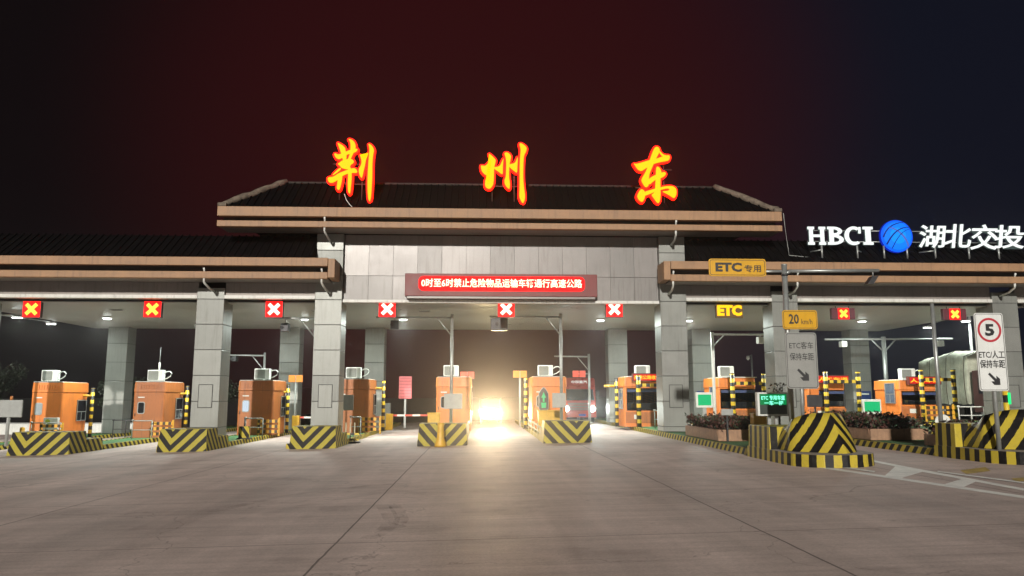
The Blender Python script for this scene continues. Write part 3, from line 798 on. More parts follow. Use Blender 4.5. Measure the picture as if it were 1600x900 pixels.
# lane boards seen from behind above the booths
for x, y, l, rd in ((-11.15, 47.5, 'small orange board on a post behind the booth with the lit door window', 0), (-.75, 47, 'orange red board on a post left of the glaring headlights', 1),
                (2.45, 47, 'orange board on a post right of the glaring headlights', 0), (6.45, 50.0, 'red two part board above the red truck', 1)):
    t = thing('lane_board', l, 'lane board', (x, y, ztop(x) if abs(x-6.4) > .1 else 0), 'lane boards by the booths')
    hh = 3.35 if abs(x-6.4) > .1 else 3.7
    if rd and x > 6: MB().tube([(-.2, .05, hh-.2), (.75, .05, hh-.2)], .04, 8).build('bracket', GREYP, t)
    else: MB().tube([(0, 0, 0), (0, 0, hh)], .06, 8).build('post', GREYP, t)
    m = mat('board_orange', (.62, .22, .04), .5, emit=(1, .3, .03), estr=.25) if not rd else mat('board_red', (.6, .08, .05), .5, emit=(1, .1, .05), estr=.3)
    B(-.42, -.02, -.12, .0, hh-.42, hh).build('panel', m, t, bevel=.02); B(.02, .42, -.12, .0, hh-.42, hh).build('panel', m, t, bevel=.02)

# guard rails: lattice panels and steel railings
def lattice(x, y, l, w=1.35):
    t = thing('guard_rail', l, 'guard rail', (x, y, ztop(x)), 'orange and black guard rails')
    for n in range(3): B(0, w, -.05, .05, .16+n*.27, .32+n*.27).build('rail', LATT, t)
    for xx in (0, w): B(xx-.04, xx+.04, .05, .11, 0, .95).build('post', YEL, t)
for x, y, l in ((-22.55, 41.6, 'striped orange guard rail beside the leftmost booth'), (-17.0, 41.9, 'striped orange guard rail beside the booth with the antenna'),
                (-11.45, 41.9, 'striped orange guard rail beside the booth with the lit door window'), (-6.1, 41.9, 'striped orange guard rail right of the centre left column')):
    lattice(x-.3, y, l, 1.1)
lattice(23.9, 40.6, 'striped orange guard rail under the rightmost booth window', 1.5)
def railing(x, y, w, l, m=GREY, h=.95):
    t = thing('steel_railing', l, 'railing', (x, y, ztop(x)), 'steel railings on the islands')
    n = max(2, int(w/.55)+1)
    for i in range(n):
        MB().tube([(w*i/(n-1), 0, 0), (w*i/(n-1), 0, h)], .028, 7).build('post', m, t)
    MB().tube([(0, 0, h), (w, 0, h)], .028, 7).build('top_rail', m, t); MB().tube([(0, 0, h*.5), (w, 0, h*.5)], .022, 7).build('mid_rail', m, t)
    s = MB(); s.tube([(0, 0, h-.02), (0, 0, h+.07)], .06, 8).build('knob', m, t)
for x, y, w, l in ((-23.3, 41.6, 1.5, 'low steel railing before the leftmost booth door'), (-18.05, 41.4, 1.0, 'low steel railing before the booth with the antenna'),
                   (-12.3, 41.6, .9, 'low steel railing before the booth with the lit door window'), (-6.45, 39.4, .5, 'short steel railing right of the centre left column'),
                   (-20.0, 43.5, 1.35, 'dark steel railing left of the booth with the antenna')):
    railing(x, y, w, l, DARKM if 'dark' in l else GREY)
for x, y, l in ((9.35, 41.2, 'white steel guard frame before the booth beside the right central column'),):
    railing(x, y, 1.5, l, WHITE, .9)
# side railings along the middle lane
RAILM = mat('cream_railing', (.55, .48, .33), .45, .2, .1, 5)
for x, l in ((-.58, 'long pale railing along the left side of the middle lane'), (2.78, 'long pale railing along the right side of the middle lane')):
    t = thing('lane_railing', l, 'railing', (x, 35.0, gz(x)), 'railings of the middle lane')
    for q in range(7): MB().tube([(0, q*2.2, 0), (0, q*2.2, .62+.12*(q > 0)+.2*(q == 6))], .04, 7).build('post', RAILM, t)
    MB().tube([(0, 0, .58), (0, 13.2, .74)], .05, 7).build('top_rail', RAILM, t); MB().tube([(0, 0, .34), (0, 13.2, .44)], .035, 7).build('mid_rail', RAILM, t)

# ------------------------------------------------------------------ lane signals
XRED = glow('signal_red', (1.0, .004, .004), 3.0); XYEL = glow('signal_cross_amber', (1, .62, .06), 1.9); XWHT = glow('signal_cross_white', (1, .80, .62), 2.2)
def cross_mb(s, wd, y0, y1):
    k = MB(); q = wd/2**.5/1
    a, b = s, wd*.7071
    k.prism([(-a-b, a-b) if 0 else (-a, a-b), (-a+b, a), (a, -a+b), (a-b, -a)], y0, y1)
    k.prism([(a, a-b), (a-b, a), (-a, -a+b), (-a+b, -a)], y0-.003, y1)
    return k
SY = 36.9
sgl = [(49, 'amber cross on red signal hanging at the far left'), (238, 'amber cross on red signal above the second lane from the left'), (428, 'white cross on red signal left of the centre left column'),
       (605, 'white cross on red signal below the left end of the message board'), (791, 'white cross on red signal above the glaring headlights'), (960, 'white cross on red signal right of the message board, above the red truck')]
for n, (px, l) in enumerate(sgl):
    p = at(px, 483, SY)
    t = thing('lane_signal', l, 'lane signal', (p.x, SY, p.z), 'red cross lane signals')
    B(-.42, .42, .02, .22, -.40, .40).build('case', mat('signal_case', (.06, .012, .012), .5), t)
    B(-.39, .39, .0, .018, -.37, .37).build('red_area', XRED, t)
    cross_mb(.30, .17, -.015, -.003).build('cross', XYEL if n < 2 else XWHT, t)
    for s in (-.33, .33): MB().tube([(s, .12, .40), (s, .12, 6.5-p.z)], .018, 6).build('hanger', DARKM, t)
for px, l, py in ((1318, 'wide dark lane signal with a lit cross, left of the T shaped pole', 490), (1492, 'wide dark lane signal with a lit cross, left of the 5 sign', 491)):
    p = at(px, py, SY)
    t = thing('lane_signal', l, 'lane signal', (p.x, SY, p.z), 'red cross lane signals')
    B(-.58, .58, .0, .24, -.28, .28).build('case', mat('signal_case_wide', (.10, .02, .03), .5), t, bevel=.02)
    B(-.27, .27, -.012, -.002, -.27, .27).build('red_area', XRED, t)
    cross_mb(.22, .14, -.026, -.015).build('cross', XYEL, t)
    for s in (-.33, .33): MB().tube([(s, .12, .28), (s, .12, 6.6-p.z)], .018, 6).build('hanger', DARKM, t)
p = at(1140, 485, SY)
t = thing('etc_signal', 'amber lit ETC signal hanging over the lane right of the right central column', 'lane signal', (p.x, SY, p.z))
B(-.66, .66, .03, .2, -.36, .36).build('case', mat('etc_case', (.10, .055, .01), .6), t)
text_mb('ETC', w=1.22, h=.54, off=.055, depth=.08, y=-.02).build('letters', glow('etc_amber', (1, .52, .005), 1.7), t)
for s in (-.6, .6): MB().tube([(s, .1, .36), (s, .1, 6.6-p.z)], .02, 6).build('hanger', DARKM, t)

# ------------------------------------------------------------------ message board
p0, p1 = at(633, 427, 36.05), at(933, 427, 36.05); pb = at(783, 463, 36.05)
cx, cz, bw, bh = (p0.x+p1.x)/2, (p0.z+pb.z)/2, p1.x-p0.x, p0.z-pb.z
t = thing('message_board', 'long red LED message board with white Chinese text below the high wall', 'message board', (cx, 36.05, cz))
B(-bw/2, bw/2, .0, .55, -bh/2, bh/2).build('case', mat('board_case', (.16, .018, .018), .5, 0, .1, 2), t, bevel=.02)
MB().prism([(.02+q[0], .06+q[1]) for q in rrect(bw*.865, bh*.66, .25)], -.012, -.002).build('red_area', glow('board_red_glow', (1, .002, .004), 2.4), t)  # red bloom around the LED text, added as a glowing shape
text_mb('0时至6时禁止危险物品运输车辆通行高速公路', w=bw*.835, h=.42, off=.014, depth=.006, cx=.02, cz=.09, y=-.03).build('text', glow('board_text', (1, .80, .55), 2.6), t)
text_mb('0时至6时禁止危险物品运输车辆通行高速公路', w=bw*.84, h=.45, off=.035, depth=.006, cx=.02, cz=.09, y=-.02).build('text_halo', glow('board_halo_red', (1, .01, .005), 4), t)  # wider red copy of the text, added as its halo
B(-bw/2+.1, bw/2-.1, .05, .5, -bh/2-.10, -bh/2-.002).build('lower_ledge', ALUW, t)

# ------------------------------------------------------------------ roof characters
def trace(polys, ox, oy, sc): return [[(ox+x/sc, oy+y/sc) for x, y in P] for P in polys]
JING = trace([
 [(150,285),(165,270),(200,290),(260,262),(330,235),(400,220),(410,235),(390,262),(340,275),(290,290),(240,325),(205,342),(170,325)],
 [(185,155),(215,170),(250,190),(275,215),(280,255),(290,300),(285,350),(245,350),(240,320),(225,270),(205,210)],
 [(302,118),(340,122),(375,150),(388,190),(385,235),(365,270),(345,310),(330,350),(296,350),(315,300),(325,260),(330,200),(325,150)],
 [(185,390),(215,372),(240,350),(300,335),(345,335),(372,358),(360,385),(330,400),(325,445),(290,450),(250,440),(225,430),(215,410)],
 [(80,545),(100,530),(140,530),(200,490),(250,470),(320,445),(365,432),(395,445),(408,475),(395,488),(350,487),(300,495),(250,515),(200,560),(150,590),(110,597),(88,580)],
 [(130,510),(200,440),(232,430),(222,458),(145,512)],
 [(195,510),(247,490),(240,560),(230,610),(215,665),(195,675),(178,650),(185,610)],
 [(300,420),(345,430),(345,560),(335,650),(330,700),(318,715),(302,690),(298,600),(303,520)],
 [(425,285),(450,300),(475,330),(490,335),(510,285),(524,265),(522,290),(500,340),(490,400),(475,460),(462,520),(452,545),(432,525),(418,480),(420,440),(440,410),(450,370),(440,320)],
 [(520,170),(545,175),(575,205),(588,240),(575,300),(568,400),(568,520),(562,640),(555,740),(545,790),(535,798),(520,770),(512,650),(515,500),(522,380),(530,280),(535,220)]], 500, 200, 6.925)
ZHOU = trace([
 [(145,405),(165,405),(195,410),(220,385),(233,368),(240,385),(235,440),(230,490),(215,515),(190,505),(160,475),(148,440)],
 [(230,275),(250,285),(290,320),(313,350),(300,400),(292,450),(292,540),(285,610),(260,650),(235,662),(205,648),(190,620),(192,570),(205,545),(210,590),(225,605),(240,580),(245,520),(248,450),(255,380),(250,320)],
 [(280,425),(350,415),(370,370),(395,318),(393,360),(388,430),(388,500),(370,500),(340,475),(300,450)],
 [(397,270),(430,262),(460,280),(478,310),(470,350),(460,400),(455,470),(455,540),(465,600),(462,655),(450,662),(425,640),(402,600),(400,560),(415,530),(418,450),(420,380),(415,320)],
 [(450,392),(515,382),(535,330),(543,308),(550,340),(545,420),(543,480),(530,485),(505,465),(455,425)],
 [(560,170),(580,162),(620,185),(647,215),(640,255),(620,290),(612,340),(608,450),(608,560),(618,660),(628,730),(625,780),(608,815),(595,812),(575,780),(560,740),(565,650),(565,520),(565,400),(570,300),(578,230)]], 730, 200, 6.923)
DONG = trace([
 [(400,140),(425,110),(460,115),(480,150),(470,190),(440,245),(405,320),(375,390),(350,450),(345,520),(345,590),(310,612),(285,595),(245,525),(265,480),(300,420),(330,350),(345,290),(370,220)],
 [(152,312),(180,322),(240,308),(330,280),(380,265),(440,255),(500,232),(560,215),(595,215),(603,245),(590,280),(555,290),(490,300),(410,320),(330,365),(290,390),(255,412),(215,400),(190,370)],
 [(465,150),(520,210),(560,215),(540,240),(505,230),(472,195)],
 [(430,355),(460,355),(490,390),(500,440),(485,500),(485,600),(488,700),(480,780),(460,808),(435,790),(400,740),(370,700),(390,685),(415,660),(420,580),(425,480)],
 [(335,505),(400,465),(450,445),(505,425),(535,418),(555,440),(545,465),(510,490),(480,500),(430,515),(390,545),(360,575),(335,565)],
 [(195,715),(225,650),(245,630),(270,635),(300,665),(300,720),(275,785),(250,790),(215,760)],
 [(285,662),(360,640),(430,620),(430,660),(360,690),(285,718)],
 [(475,607),(560,592),(630,592),(670,615),(682,650),(680,700),(660,742),(640,740),(590,705),(510,665),(510,655),(580,650),(595,630),(570,622),(475,645)]], 970, 215, 7.827)
CY = 35.45
CH_Y = glow('letter_face', (1, .56, .003), 1.5); CH_R = glow('letter_return_halo', (1, .008, .002), 4)
STEEL = mat('rusty_frame', (.10, .075, .06), .7, .3, .3, 6)
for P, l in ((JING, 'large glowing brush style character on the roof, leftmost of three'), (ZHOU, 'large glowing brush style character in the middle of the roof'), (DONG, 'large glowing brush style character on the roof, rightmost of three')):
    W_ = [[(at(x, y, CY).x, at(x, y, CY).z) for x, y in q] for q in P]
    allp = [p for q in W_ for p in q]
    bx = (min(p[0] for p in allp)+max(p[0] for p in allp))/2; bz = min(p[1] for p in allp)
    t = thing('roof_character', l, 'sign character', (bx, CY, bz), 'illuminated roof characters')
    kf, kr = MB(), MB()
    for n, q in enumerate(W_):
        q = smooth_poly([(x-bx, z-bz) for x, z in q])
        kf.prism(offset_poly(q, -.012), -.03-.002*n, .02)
        kr.prism(offset_poly(q, .07), .025+.002*n, .20)  # red return edge, widened so the halo around the strokes is in the shape
    kf.build('face', CH_Y, t); kr.build('back_edge', CH_R, t)
    hgt = max(p[1] for p in allp)-bz
    fr = MB()
    rs = lambda y: 10.75+(y-35.1)*1.8/2.3
    for xx in (-.55, .5):
        fr.tube([(xx, .30, hgt*.75), (xx, .30, rs(CY+.3)-bz)], .03, 6)
        fr.tube([(xx, .30, hgt*.6), (xx, 1.5, rs(CY+1.5)-bz+.02)], .025, 6)
    fr.tube([(-.9, .28, hgt*.62), (.9, .28, hgt*.62)], .03, 6); fr.tube([(-.9, .28, hgt*.3), (.9, .28, hgt*.3)], .03, 6)
    fr.build('frame', STEEL, t)
MB().tube([at(538, 303, 35.3), at(541, 312, 35.25), at(546, 319, 35.2), at(550, 323, 35.1)], .018, 5).build('cable', WHITE)
tag(bpy.data.objects['cable'], 'loose pale cable hanging below the left roof character', 'cable')

# ------------------------------------------------------------------ company sign on the right roof
GY = 35.5
WH = glow('letter_white', (.95, 1, .97), 1.15); WHR = glow('letter_white_return', (.5, .72, .66), .10)
def zpos(x, y): q = at(x, y, GY); return q.x, q.z
def slab(ch):
    """slab serif capital outlines in a 1 x 1.2 box (strokes may overlap)"""
    if ch == 'H': return [[(0, 0), (.42, 0), (.42, .17), (.33, .17), (.33, 1.03), (.42, 1.03), (.42, 1.2), (0, 1.2), (0, 1.03), (.09, 1.03), (.09, .17), (0, .17)],
                          [(.72, 0), (1.14, 0), (1.14, .17), (1.05, .17), (1.05, 1.03), (1.14, 1.03), (1.14, 1.2), (.72, 1.2), (.72, 1.03), (.81, 1.03), (.81, .17), (.72, .17)], [(.3, .52), (.85, .52), (.85, .68), (.3, .68)]]
    if ch == 'I': return [[(0, 0), (.46, 0), (.46, .17), (.35, .17), (.35, 1.03), (.46, 1.03), (.46, 1.2), (0, 1.2), (0, 1.03), (.11, 1.03), (.11, .17), (0, .17)]]
    if ch == 'B':
        st = [[(0, 0), (.36, 0), (.36, 1.2), (0, 1.2), (0, 1.03), (.10, 1.03), (.10, .17), (0, .17)]]
        def bowl(cz, ry, rx, th):
            o = [(.34+rx*math.sin(a), cz-ry*math.cos(a)) for a in [math.pi*k/12 for k in range(13)]]
            i = [(.34+(rx-th)*math.sin(a), cz-(ry-.16)*math.cos(a)) for a in [math.pi*k/12 for k in range(13)]]
            return o+i[::-1]
        return st+[bowl(.34, .34, .62, .25), bowl(.90, .30, .54, .24)]
    if ch == 'C':
        o = [(.58-.58*math.cos(a)*1, .6+.62*math.sin(a)) for a in [R(-128+256*k/24) for k in range(25)]]
        i = [(.60-.34*math.cos(a), .6+.43*math.sin(a)) for a in [R(-122+244*k/24) for k in range(25)]]
        return [o+i[::-1], [(.88, .76), (1.02, .76), (1.02, 1.18), (.90, 1.18)]]
t0x, t0z = zpos(1263, 382)
for ch, xa, xb in (('H', 1263, 1289), ('B', 1294, 1317), ('C', 1320.5, 1344), ('I', 1349.5, 1363)):
    x0, zb = zpos(xa, 382.3); x1, zt = zpos(xb, 354.5)
    t = thing('sign_letter', 'white lit slab serif letter %s on the right roof' % ch, 'sign letter', ((x0+x1)/2, GY, zb), 'white company letters on the right roof')
    P = slab(ch); ww = max(p[0] for q in P for p in q)
    kf, kr = MB(), MB()
    for n, q in enumerate(P):
        q = [((p[0]/ww-.5)*(x1-x0), p[1]/1.2*(zt-zb)) for p in q]
        kf.prism(q, -.03-.002*n, .02); kr.prism(q, .022+.002*n, .14)
    kf.build('face', WH, t); kr.build('back_edge', WHR, t)
for ch, xa, xb, ya, yb in (('湖', 1438, 1475, 352, 387), ('北', 1478, 1516, 350.5, 387), ('交', 1519, 1557, 351, 390), ('投', 1556, 1599, 352, 388)):
    x0, zb = zpos(xa, yb); x1, zt = zpos(xb, ya)
    t = thing('sign_letter', 'white lit Chinese character %s on the right roof' % ch, 'sign letter', ((x0+x1)/2, GY, zb), 'white company letters on the right roof')
    a = text_mb(ch, w=x1-x0, h=zt-zb, off=.010, depth=.06, cz=(zt-zb)/2, y=-.03)
    sh = MB(); a.v = [(v[0]+.16*(v[2]-(zt-zb)/2), v[1], v[2]) for v in a.v]
    a.build('face', WH, t)
    b = text_mb(ch, w=x1-x0+.02, h=zt-zb+.02, off=.016, depth=.1, cz=(zt-zb)/2, y=.04); b.v = [(v[0]+.16*(v[2]-(zt-zb)/2), v[1], v[2]) for v in b.v]
    b.build('back_edge', WHR, t)
# globe emblem
gx, gzz = zpos(1401, 369); gr_ = (zpos(1425.5, 369)[0]-zpos(1376, 369)[0])/2
t = thing('globe_emblem', 'round blue lit emblem with curved dark lines between the white letters', 'emblem', (gx, GY, gzz))
k = MB(); n = 40
for i in range(6):
    for j in range(n):
        a0, a1 = 2*math.pi*j/n, 2*math.pi*(j+1)/n; q0, q1 = math.pi/2*i/6, math.pi/2*(i+1)/6
        def pp(q, a): return (gr_*math.sin(q)*math.cos(a), -.16*math.cos(q), gr_*math.sin(q)*math.sin(a))
        k.face([pp(q0, a0), pp(q1, a0), pp(q1, a1), pp(q0, a1)], mi=0 if i > 3 else 1 if i > 1 else 2, smooth=True)
k.build('face', [glow('emblem_blue', (.0, .13, 1.0), 1.2), glow('emblem_blue_mid', (.0, .20, 1.0), 1.25), glow('emblem_blue_light', (.0, .28, 1.0), 1.3)], t)
MB().tube([(0, 0.0, 0), (0, .14, 0)], gr_*1.03, 40).build('rim', glow('emblem_rim', (.0, .02, .7), .6), t)
def arc(pts, w, y=-.012):
    # pts in unit disc; ribbon hugging the domed face
    k = MB()
    P = []
    for i in range(len(pts)-1):
        for s in range(6):
            f = s/6; P.append((pts[i][0]*(1-f)+pts[i+1][0]*f, pts[i][1]*(1-f)+pts[i+1][1]*f))
    P.append(pts[-1])
    L, Rr = [], []
    for i, p in enumerate(P):
        a, b = P[max(0, i-1)], P[min(len(P)-1, i+1)]
        d = Vector((b[0]-a[0], b[1]-a[1])).normalized(); w_ = w*(.5+.5*i/len(P))
        for lst, sg in ((L, 1), (Rr, -1)):
            q = (p[0]-d.y*w_*sg, p[1]+d.x*w_*sg); r2 = min(.999, q[0]**2+q[1]**2)
            lst.append((q[0]*gr_, -.16*math.sqrt(1-r2)-.012, q[1]*gr_))
    for i in range(len(P)-1): k.face([L[i], L[i+1], Rr[i+1], Rr[i]])
    return k
def bez(a, b, c, n=8): return [((1-f)**2*a[0]+2*f*(1-f)*b[0]+f*f*c[0], (1-f)**2*a[1]+2*f*(1-f)*b[1]+f*f*c[1]) for f in [i/n for i in range(n+1)]]
EL = glow('emblem_line', (.0, .012, .30), .7)
arc(bez((-.55, .55), (.35, .25), (.66, -.68)), .075).build('swoosh', glow('emblem_line_pale', (.12, .2, .75), .8), t)
arc(bez((.80, .55), (-.2, .55), (-.72, -.55)), .05).build('swoosh', EL, t)
arc(bez((.45, .86), (-.65, .75), (-.90, -.10)), .045).build('swoosh', EL, t)
arc(bez((.86, .45), (.05, .30), (-.40, -.80)), .03).build('swoosh', EL, t)
# supporting frame
t = thing('rooftop_scaffold', 'thin grey steel frame carrying the white letters and emblem on the right roof', 'sign frame', (gx, GY, 8.4))
def zr_(y): return 8.32+(y-35.1)*1.4/1.9
for px in (1284, 1339.5, 1381, 1417, 1461, 1513.5, 1560):
    x = zpos(px, 385)[0]-gx; MB().tube([(x, .02, zpos(1401, 384)[1]-8.4), (x, .02, zr_(GY)-8.4-.05)], .045, 7).build('strut', GREY, t)
for px, qx in ((1284, 1274), (1339.5, 1355), (1461, 1446), (1560, 1576)):
    x = zpos(px, 385)[0]-gx; x2 = zpos(qx, 405)[0]-gx; MB().tube([(x, .06, zpos(1401, 391)[1]-8.4), (x2, .5, zr_(GY+.5)-8.4)], .03, 6).build('brace', GREY, t)
k = MB(); xa, xb = zpos(1263, 360)[0]-gx, zpos(1597, 360)[0]-gx
for py in (360, 377): k.tube([(xa, .2, zpos(1401, py)[1]-8.4), (xb, .2, zpos(1401, py)[1]-8.4)], .025, 6)
k.build('crossbar', GREY, t)
# cable from the main eave down to the sign
MB().tube([at(1224, 333, 35.0), at(1227, 360, 35.4), at(1231, 385, 35.7), at(1233, 399, 35.5), at(1275, 403, 35.6)], .016, 5).build('cable', GREYP)
tag(bpy.data.objects['cable.001'], 'thin cable running down from the high eave to the company sign', 'cable')

# ------------------------------------------------------------------ camera poles in the middle
def camera_pole(px, py_top, D, xa, label, box_px=None, brace=-1, r=.085, board=None, box=(.55, .42), group='camera poles between the lanes'):
    base = at(px, py_top, D); zb = ztop(base.x); H = base.z-zb
    t = thing('camera_pole', label, 'camera pole', (base.x, D, zb), group)
    MB().tube([(0, 0, 0), (0, 0, H)], [r, r*.9], 10).build('post', GREY, t)
    MB().tube([(0, 0, 0), (0, 0, .08)], r*2, 10).build('foot_flange', GREY, t)
    e = at(xa, py_top+7, D); dx = e.x-base.x; s = math.copysign(1, dx)
    MB().tube([(0, 0, H-.18), (dx, 0, H-.16)], .05, 8).build('arm', GREY, t)
    MB().tube([(0, 0, H-1.1), (s*.75, 0, H-.2)], .032, 6).build('brace', GREY, t)
    if box_px:
        q = at(box_px[0], box_px[1], D); bx = q.x-base.x; bz = q.z-zb
        c = B(bx-box[0]/2, bx+box[0]/2, -.2, .25, bz-box[1]/2, bz+box[1]/2).build('camera_box', DARKM, t, bevel=.03)
        MB().tube([(bx-.12, -.20, bz), (bx-.12, -.24, bz)], .09, 10).build('lens', BLACK, c)
        MB().tube([(bx, .02, bz+box[1]/2), (bx, .02, H-.16)], .03, 6).build('hanger', GREY, c)
    if board:
        a = at(board[0], board[1], D-.25); b = at(board[2], board[3], D-.25)
        B(a.x-base.x, b.x-base.x, -.30, -.14, b.z-zb, a.z-zb).build('cabinet', GREYP, t, bevel=.02)
    return t
camera_pole(706.5, 491, 38.4, 588, 'grey camera pole with a pale cabinet left of the glaring headlights', (617, 508), board=(694, 615, 722, 639), box=(.4, .45))
camera_pole(876, 490, 38.4, 765, 'grey camera pole with a pale cabinet in front of the red truck', (780, 507), board=(863, 614, 884, 637), box=(.85, .62))
camera_pole(920, 553, 50.0, 866, 'pinkish pole with a short arm behind the red truck', None, r=.09)
camera_pole(414, 551, 47.5, 352, 'thin grey pole with a small camera behind the booth with the lit door window', (367, 561), r=.075, box=(.28, .3))
camera_pole(493, 492, 38.0, 418, 'camera arm fixed behind the centre left column', (446, 512), r=.05, box=(.38, .42))
camera_pole(340, 496, 38.0, 430, 'camera arm reaching right from the left front column', (393, 507), r=.05, box=(1.1, .22)) if 0 else None
# T shaped pole and portal pole at right
t0 = at(1380, 526, 46.5); zb = ztop(t0.x); H = t0.z-zb
t = thing('camera_pole', 'T shaped grey camera pole with two braced arms at right', 'camera pole', (t0.x, 46.5, zb), 'camera poles between the lanes')
MB().tube([(0, 0, 0), (0, 0, H)], .13, 12).build('post', GREY, t)
xl, xr = at(1289, 530, 46.5).x-t0.x, at(1488, 530, 46.5).x-t0.x
MB().tube([(xl, 0, H-.18), (xr, 0, H-.12)], .06, 8).build('arm', GREY, t)
for s in (-1, 1): MB().tube([(0, 0, H-.95), (s*.75, 0, H-.2)], .045, 6).build('brace', GREY, t)
for xx, dz in ((xl+1.1, -.45), (xr-.85, -.4)):
    c = B(xx-.17, xx+.17, -.25, .2, H+dz-.2, H+dz+.15).build('camera_box', WHITE, t, bevel=.03); MB().tube([(xx, -.03, H+dz+.1), (xx, -.03, H-.15)], .025, 6).build('hanger', GREY, c)
t0 = at(1112.5, 519, 41.2); zb = ztop(t0.x); H = t0.z-zb
t = thing('camera_pole', 'white pole with a long braced arm right of the right central column', 'camera pole', (t0.x, 41.2, zb), 'camera poles between the lanes')
MB().tube([(0, 0, 0), (0, 0, H)], .085, 10).build('post', WHITE, t); xr = at(1218, 523, 41.2).x-t0.x
MB().tube([(0, 0, H-.12), (xr, 0, H-.12)], .05, 8).build('arm', WHITE, t); MB().tube([(0, 0, H-.8), (.65, 0, H-.15)], .035, 6).build('brace', WHITE, t)
xx = at(1188, 530, 41.2).x-t0.x
c = B(xx-.17, xx+.17, -.2, .2, H-.62, H-.25).build('camera_box', WHITE, t, bevel=.03); MB().tube([(xx, 0, H-.3), (xx, 0, H-.12)], .03, 6).build('hanger', GREY, c)
t0 = at(1174, 554, 55); zb = ztop(t0.x)
t = thing('camera_pole', 'thin distant pole with a dome camera above the booth behind the hedge', 'camera pole', (t0.x, 55, zb), 'camera poles between the lanes')
MB().tube([(0, 0, 0), (0, 0, t0.z-zb)], .07, 8).build('post', GREY, t); MB().tube([(0, 0, t0.z-zb-.1), (-.3, -.1, t0.z-zb-.1)], .03, 6).build('arm', GREY, t)
MB().tube([(-.3, -.1, t0.z-zb-.1), (-.3, -.1, t0.z-zb-.3), (-.3, -.1, t0.z-zb-.42)], [.1, .14, .04], 10).build('dome', WHITE, t)

# boom barriers
for x, y, w, l in ((-10.7, 46.0, 5.0, 'red and white boom barrier left of the centre left column'), (-5.3, 46.2, 4.1, 'red and white boom barrier across the lane left of the middle one')):
    t = thing('boom_barrier', l, 'boom barrier', (x, y, ztop(x)), 'boom barriers')
    B(-.2, .2, -.18, .18, 0, .95).build('cabinet', YEL, t, bevel=.02); B(.22, w, -.03, .03, .80, .90).build('boom', BOOM, t)
for x, y, l, w in ((-2.35, 40.3, 'squat yellow barrier cabinet left of the pole with the blank board', .62), (3.6, 40.0, 'squat yellow barrier cabinet below the green lane arrow sign', 1.15)):
    z = ztop(x)
    t = thing('barrier_cabinet', l, 'barrier cabinet', (x, y, z), 'yellow barrier cabinets'); B(-w/2, w/2, -.2, .25, 0, 1.02).build('cabinet', YEL, t, bevel=.03)
    B(-w/2+.08, w/2-.08, -.215, -.202, .2, .85).build('door', YEL, t, bevel=.005); B(-w/2-.03, w/2+.03, -.24, .28, 1.02, 1.07).build('lid', YEL, t, bevel=.01)
# flared yellow bollard in front of the fifth nose
x = at(688.5, 690, 32.7).x
k = MB().tube([(0, 0, 0), (0, 0, .12), (0, 0, .35), (0, 0, .78), (0, 0, .98)], [.26, .24, .16, .13, .15], 14)
tag(k.build('bollard', YEL, loc=(x, 32.65, gz(x))), 'flared yellow bollard standing before a chevron nose', 'bollard')
# striped mobile barricade
x = -6.0
t = thing('barricade', 'small white slatted barricade on a black foot right of the centre left column', 'barricade', (x, 36.6, gz(x)))
B(-.35, .45, -.25, .25, 0, .07).build('foot', BLACK, t)
for n in range(3): MB().tube([(-.2+n*.2, 0, .07), (-.2+n*.2, 0, .95)], .03, 7).build('slat', RAILM, t)
B(-.30, .40, -.03, .03, .38, .47).build('rail', HAZX, t); B(-.30, .40, -.03, .03, .12, .2).build('rail', HAZX, t)
# stanchion stand near the left front column
x = -11.55
t = thing('stanchion_stand', 'small yellow and black stand behind the left front column', 'stand', (x, 38.9, ztop(x)))
B(-.3, .3, -.2, .2, 0, .06).build('foot', BLACK, t); B(-.26, .26, -.06, .06, .06, .62).build('panel', NOSES, t); MB().tube([(0, 0, .6), (0, 0, 1.05)], .03, 6).build('post', DARKM, t)

# back of a board, pink light put into its panel and rib colours
a, b = at(623.5, 588, 48.5), at(643, 623, 48.5); x = (a.x+b.x)/2; z = ztop(x)
t = thing('notice_board', 'tall notice board with pink light put into its colour, left of the middle lane', 'notice board', (x, 48.5, z))
w = (b.x-a.x)/2
B(-w, w, 0, .06, b.z-z, a.z-z).build('panel', mat('pink_lit_board', (.62, .16, .17), .5, 0, .08, 3), t, bevel=.03)
k = MB()
for n in range(7):
    zz = b.z-z+.12+n*(a.z-b.z-.24)/6; k.box(-w+.04, w-.04, -.02, -.002, zz-.018, zz+.018)
k.build('stiffener', mat('pink_lit_rib', (.40, .09, .10), .5), t); B(-.06, .06, .06, .16, 0, a.z-z-.1).build('post', GREY, t)

# green lane arrow sign
a, b = at(842, 606, 41.8), at(857, 644, 41.8); x = (a.x+b.x)/2; z = ztop(x)
t = thing('lane_arrow_sign', 'pointed dark sign with a green lit arrow before the booth left of the red truck', 'lane arrow sign', (x, 41.8, z))
zc = (at(849, 625, 41.8).z-z); 
out_ = [(-.24, -.45), (-.14, -.56), (.14, -.56), (.24, -.45), (.24, .35), (.10, .58), (0, .66), (-.10, .58), (-.24, .35)]
MB().prism([(p[0], p[1]+zc) for p in out_], 0, .1).build('case', DARKM, t); MB().prism([(p[0]*1.1, p[1]*1.06+zc) for p in out_], .03, .08).build('rim', GREY, t)
k = MB(); k.prism([(0, zc+.42), (-.13, zc+.12), (-.05, zc+.12), (-.05, zc-.1), (.05, zc-.1), (.05, zc+.12), (.13, zc+.12)], -.012, -.002)
k.prism([(-.11, zc-.42), (.11, zc-.42), (.14, zc-.14), (-.14, zc-.14)], -.012, -.002)
k.build('green_arrow', glow('green_arrow', (.10, .9, .35), .7), t); MB().tube([(0, .05, 0), (0, .05, zc-.5)], .05, 8).build('post', GREY, t)

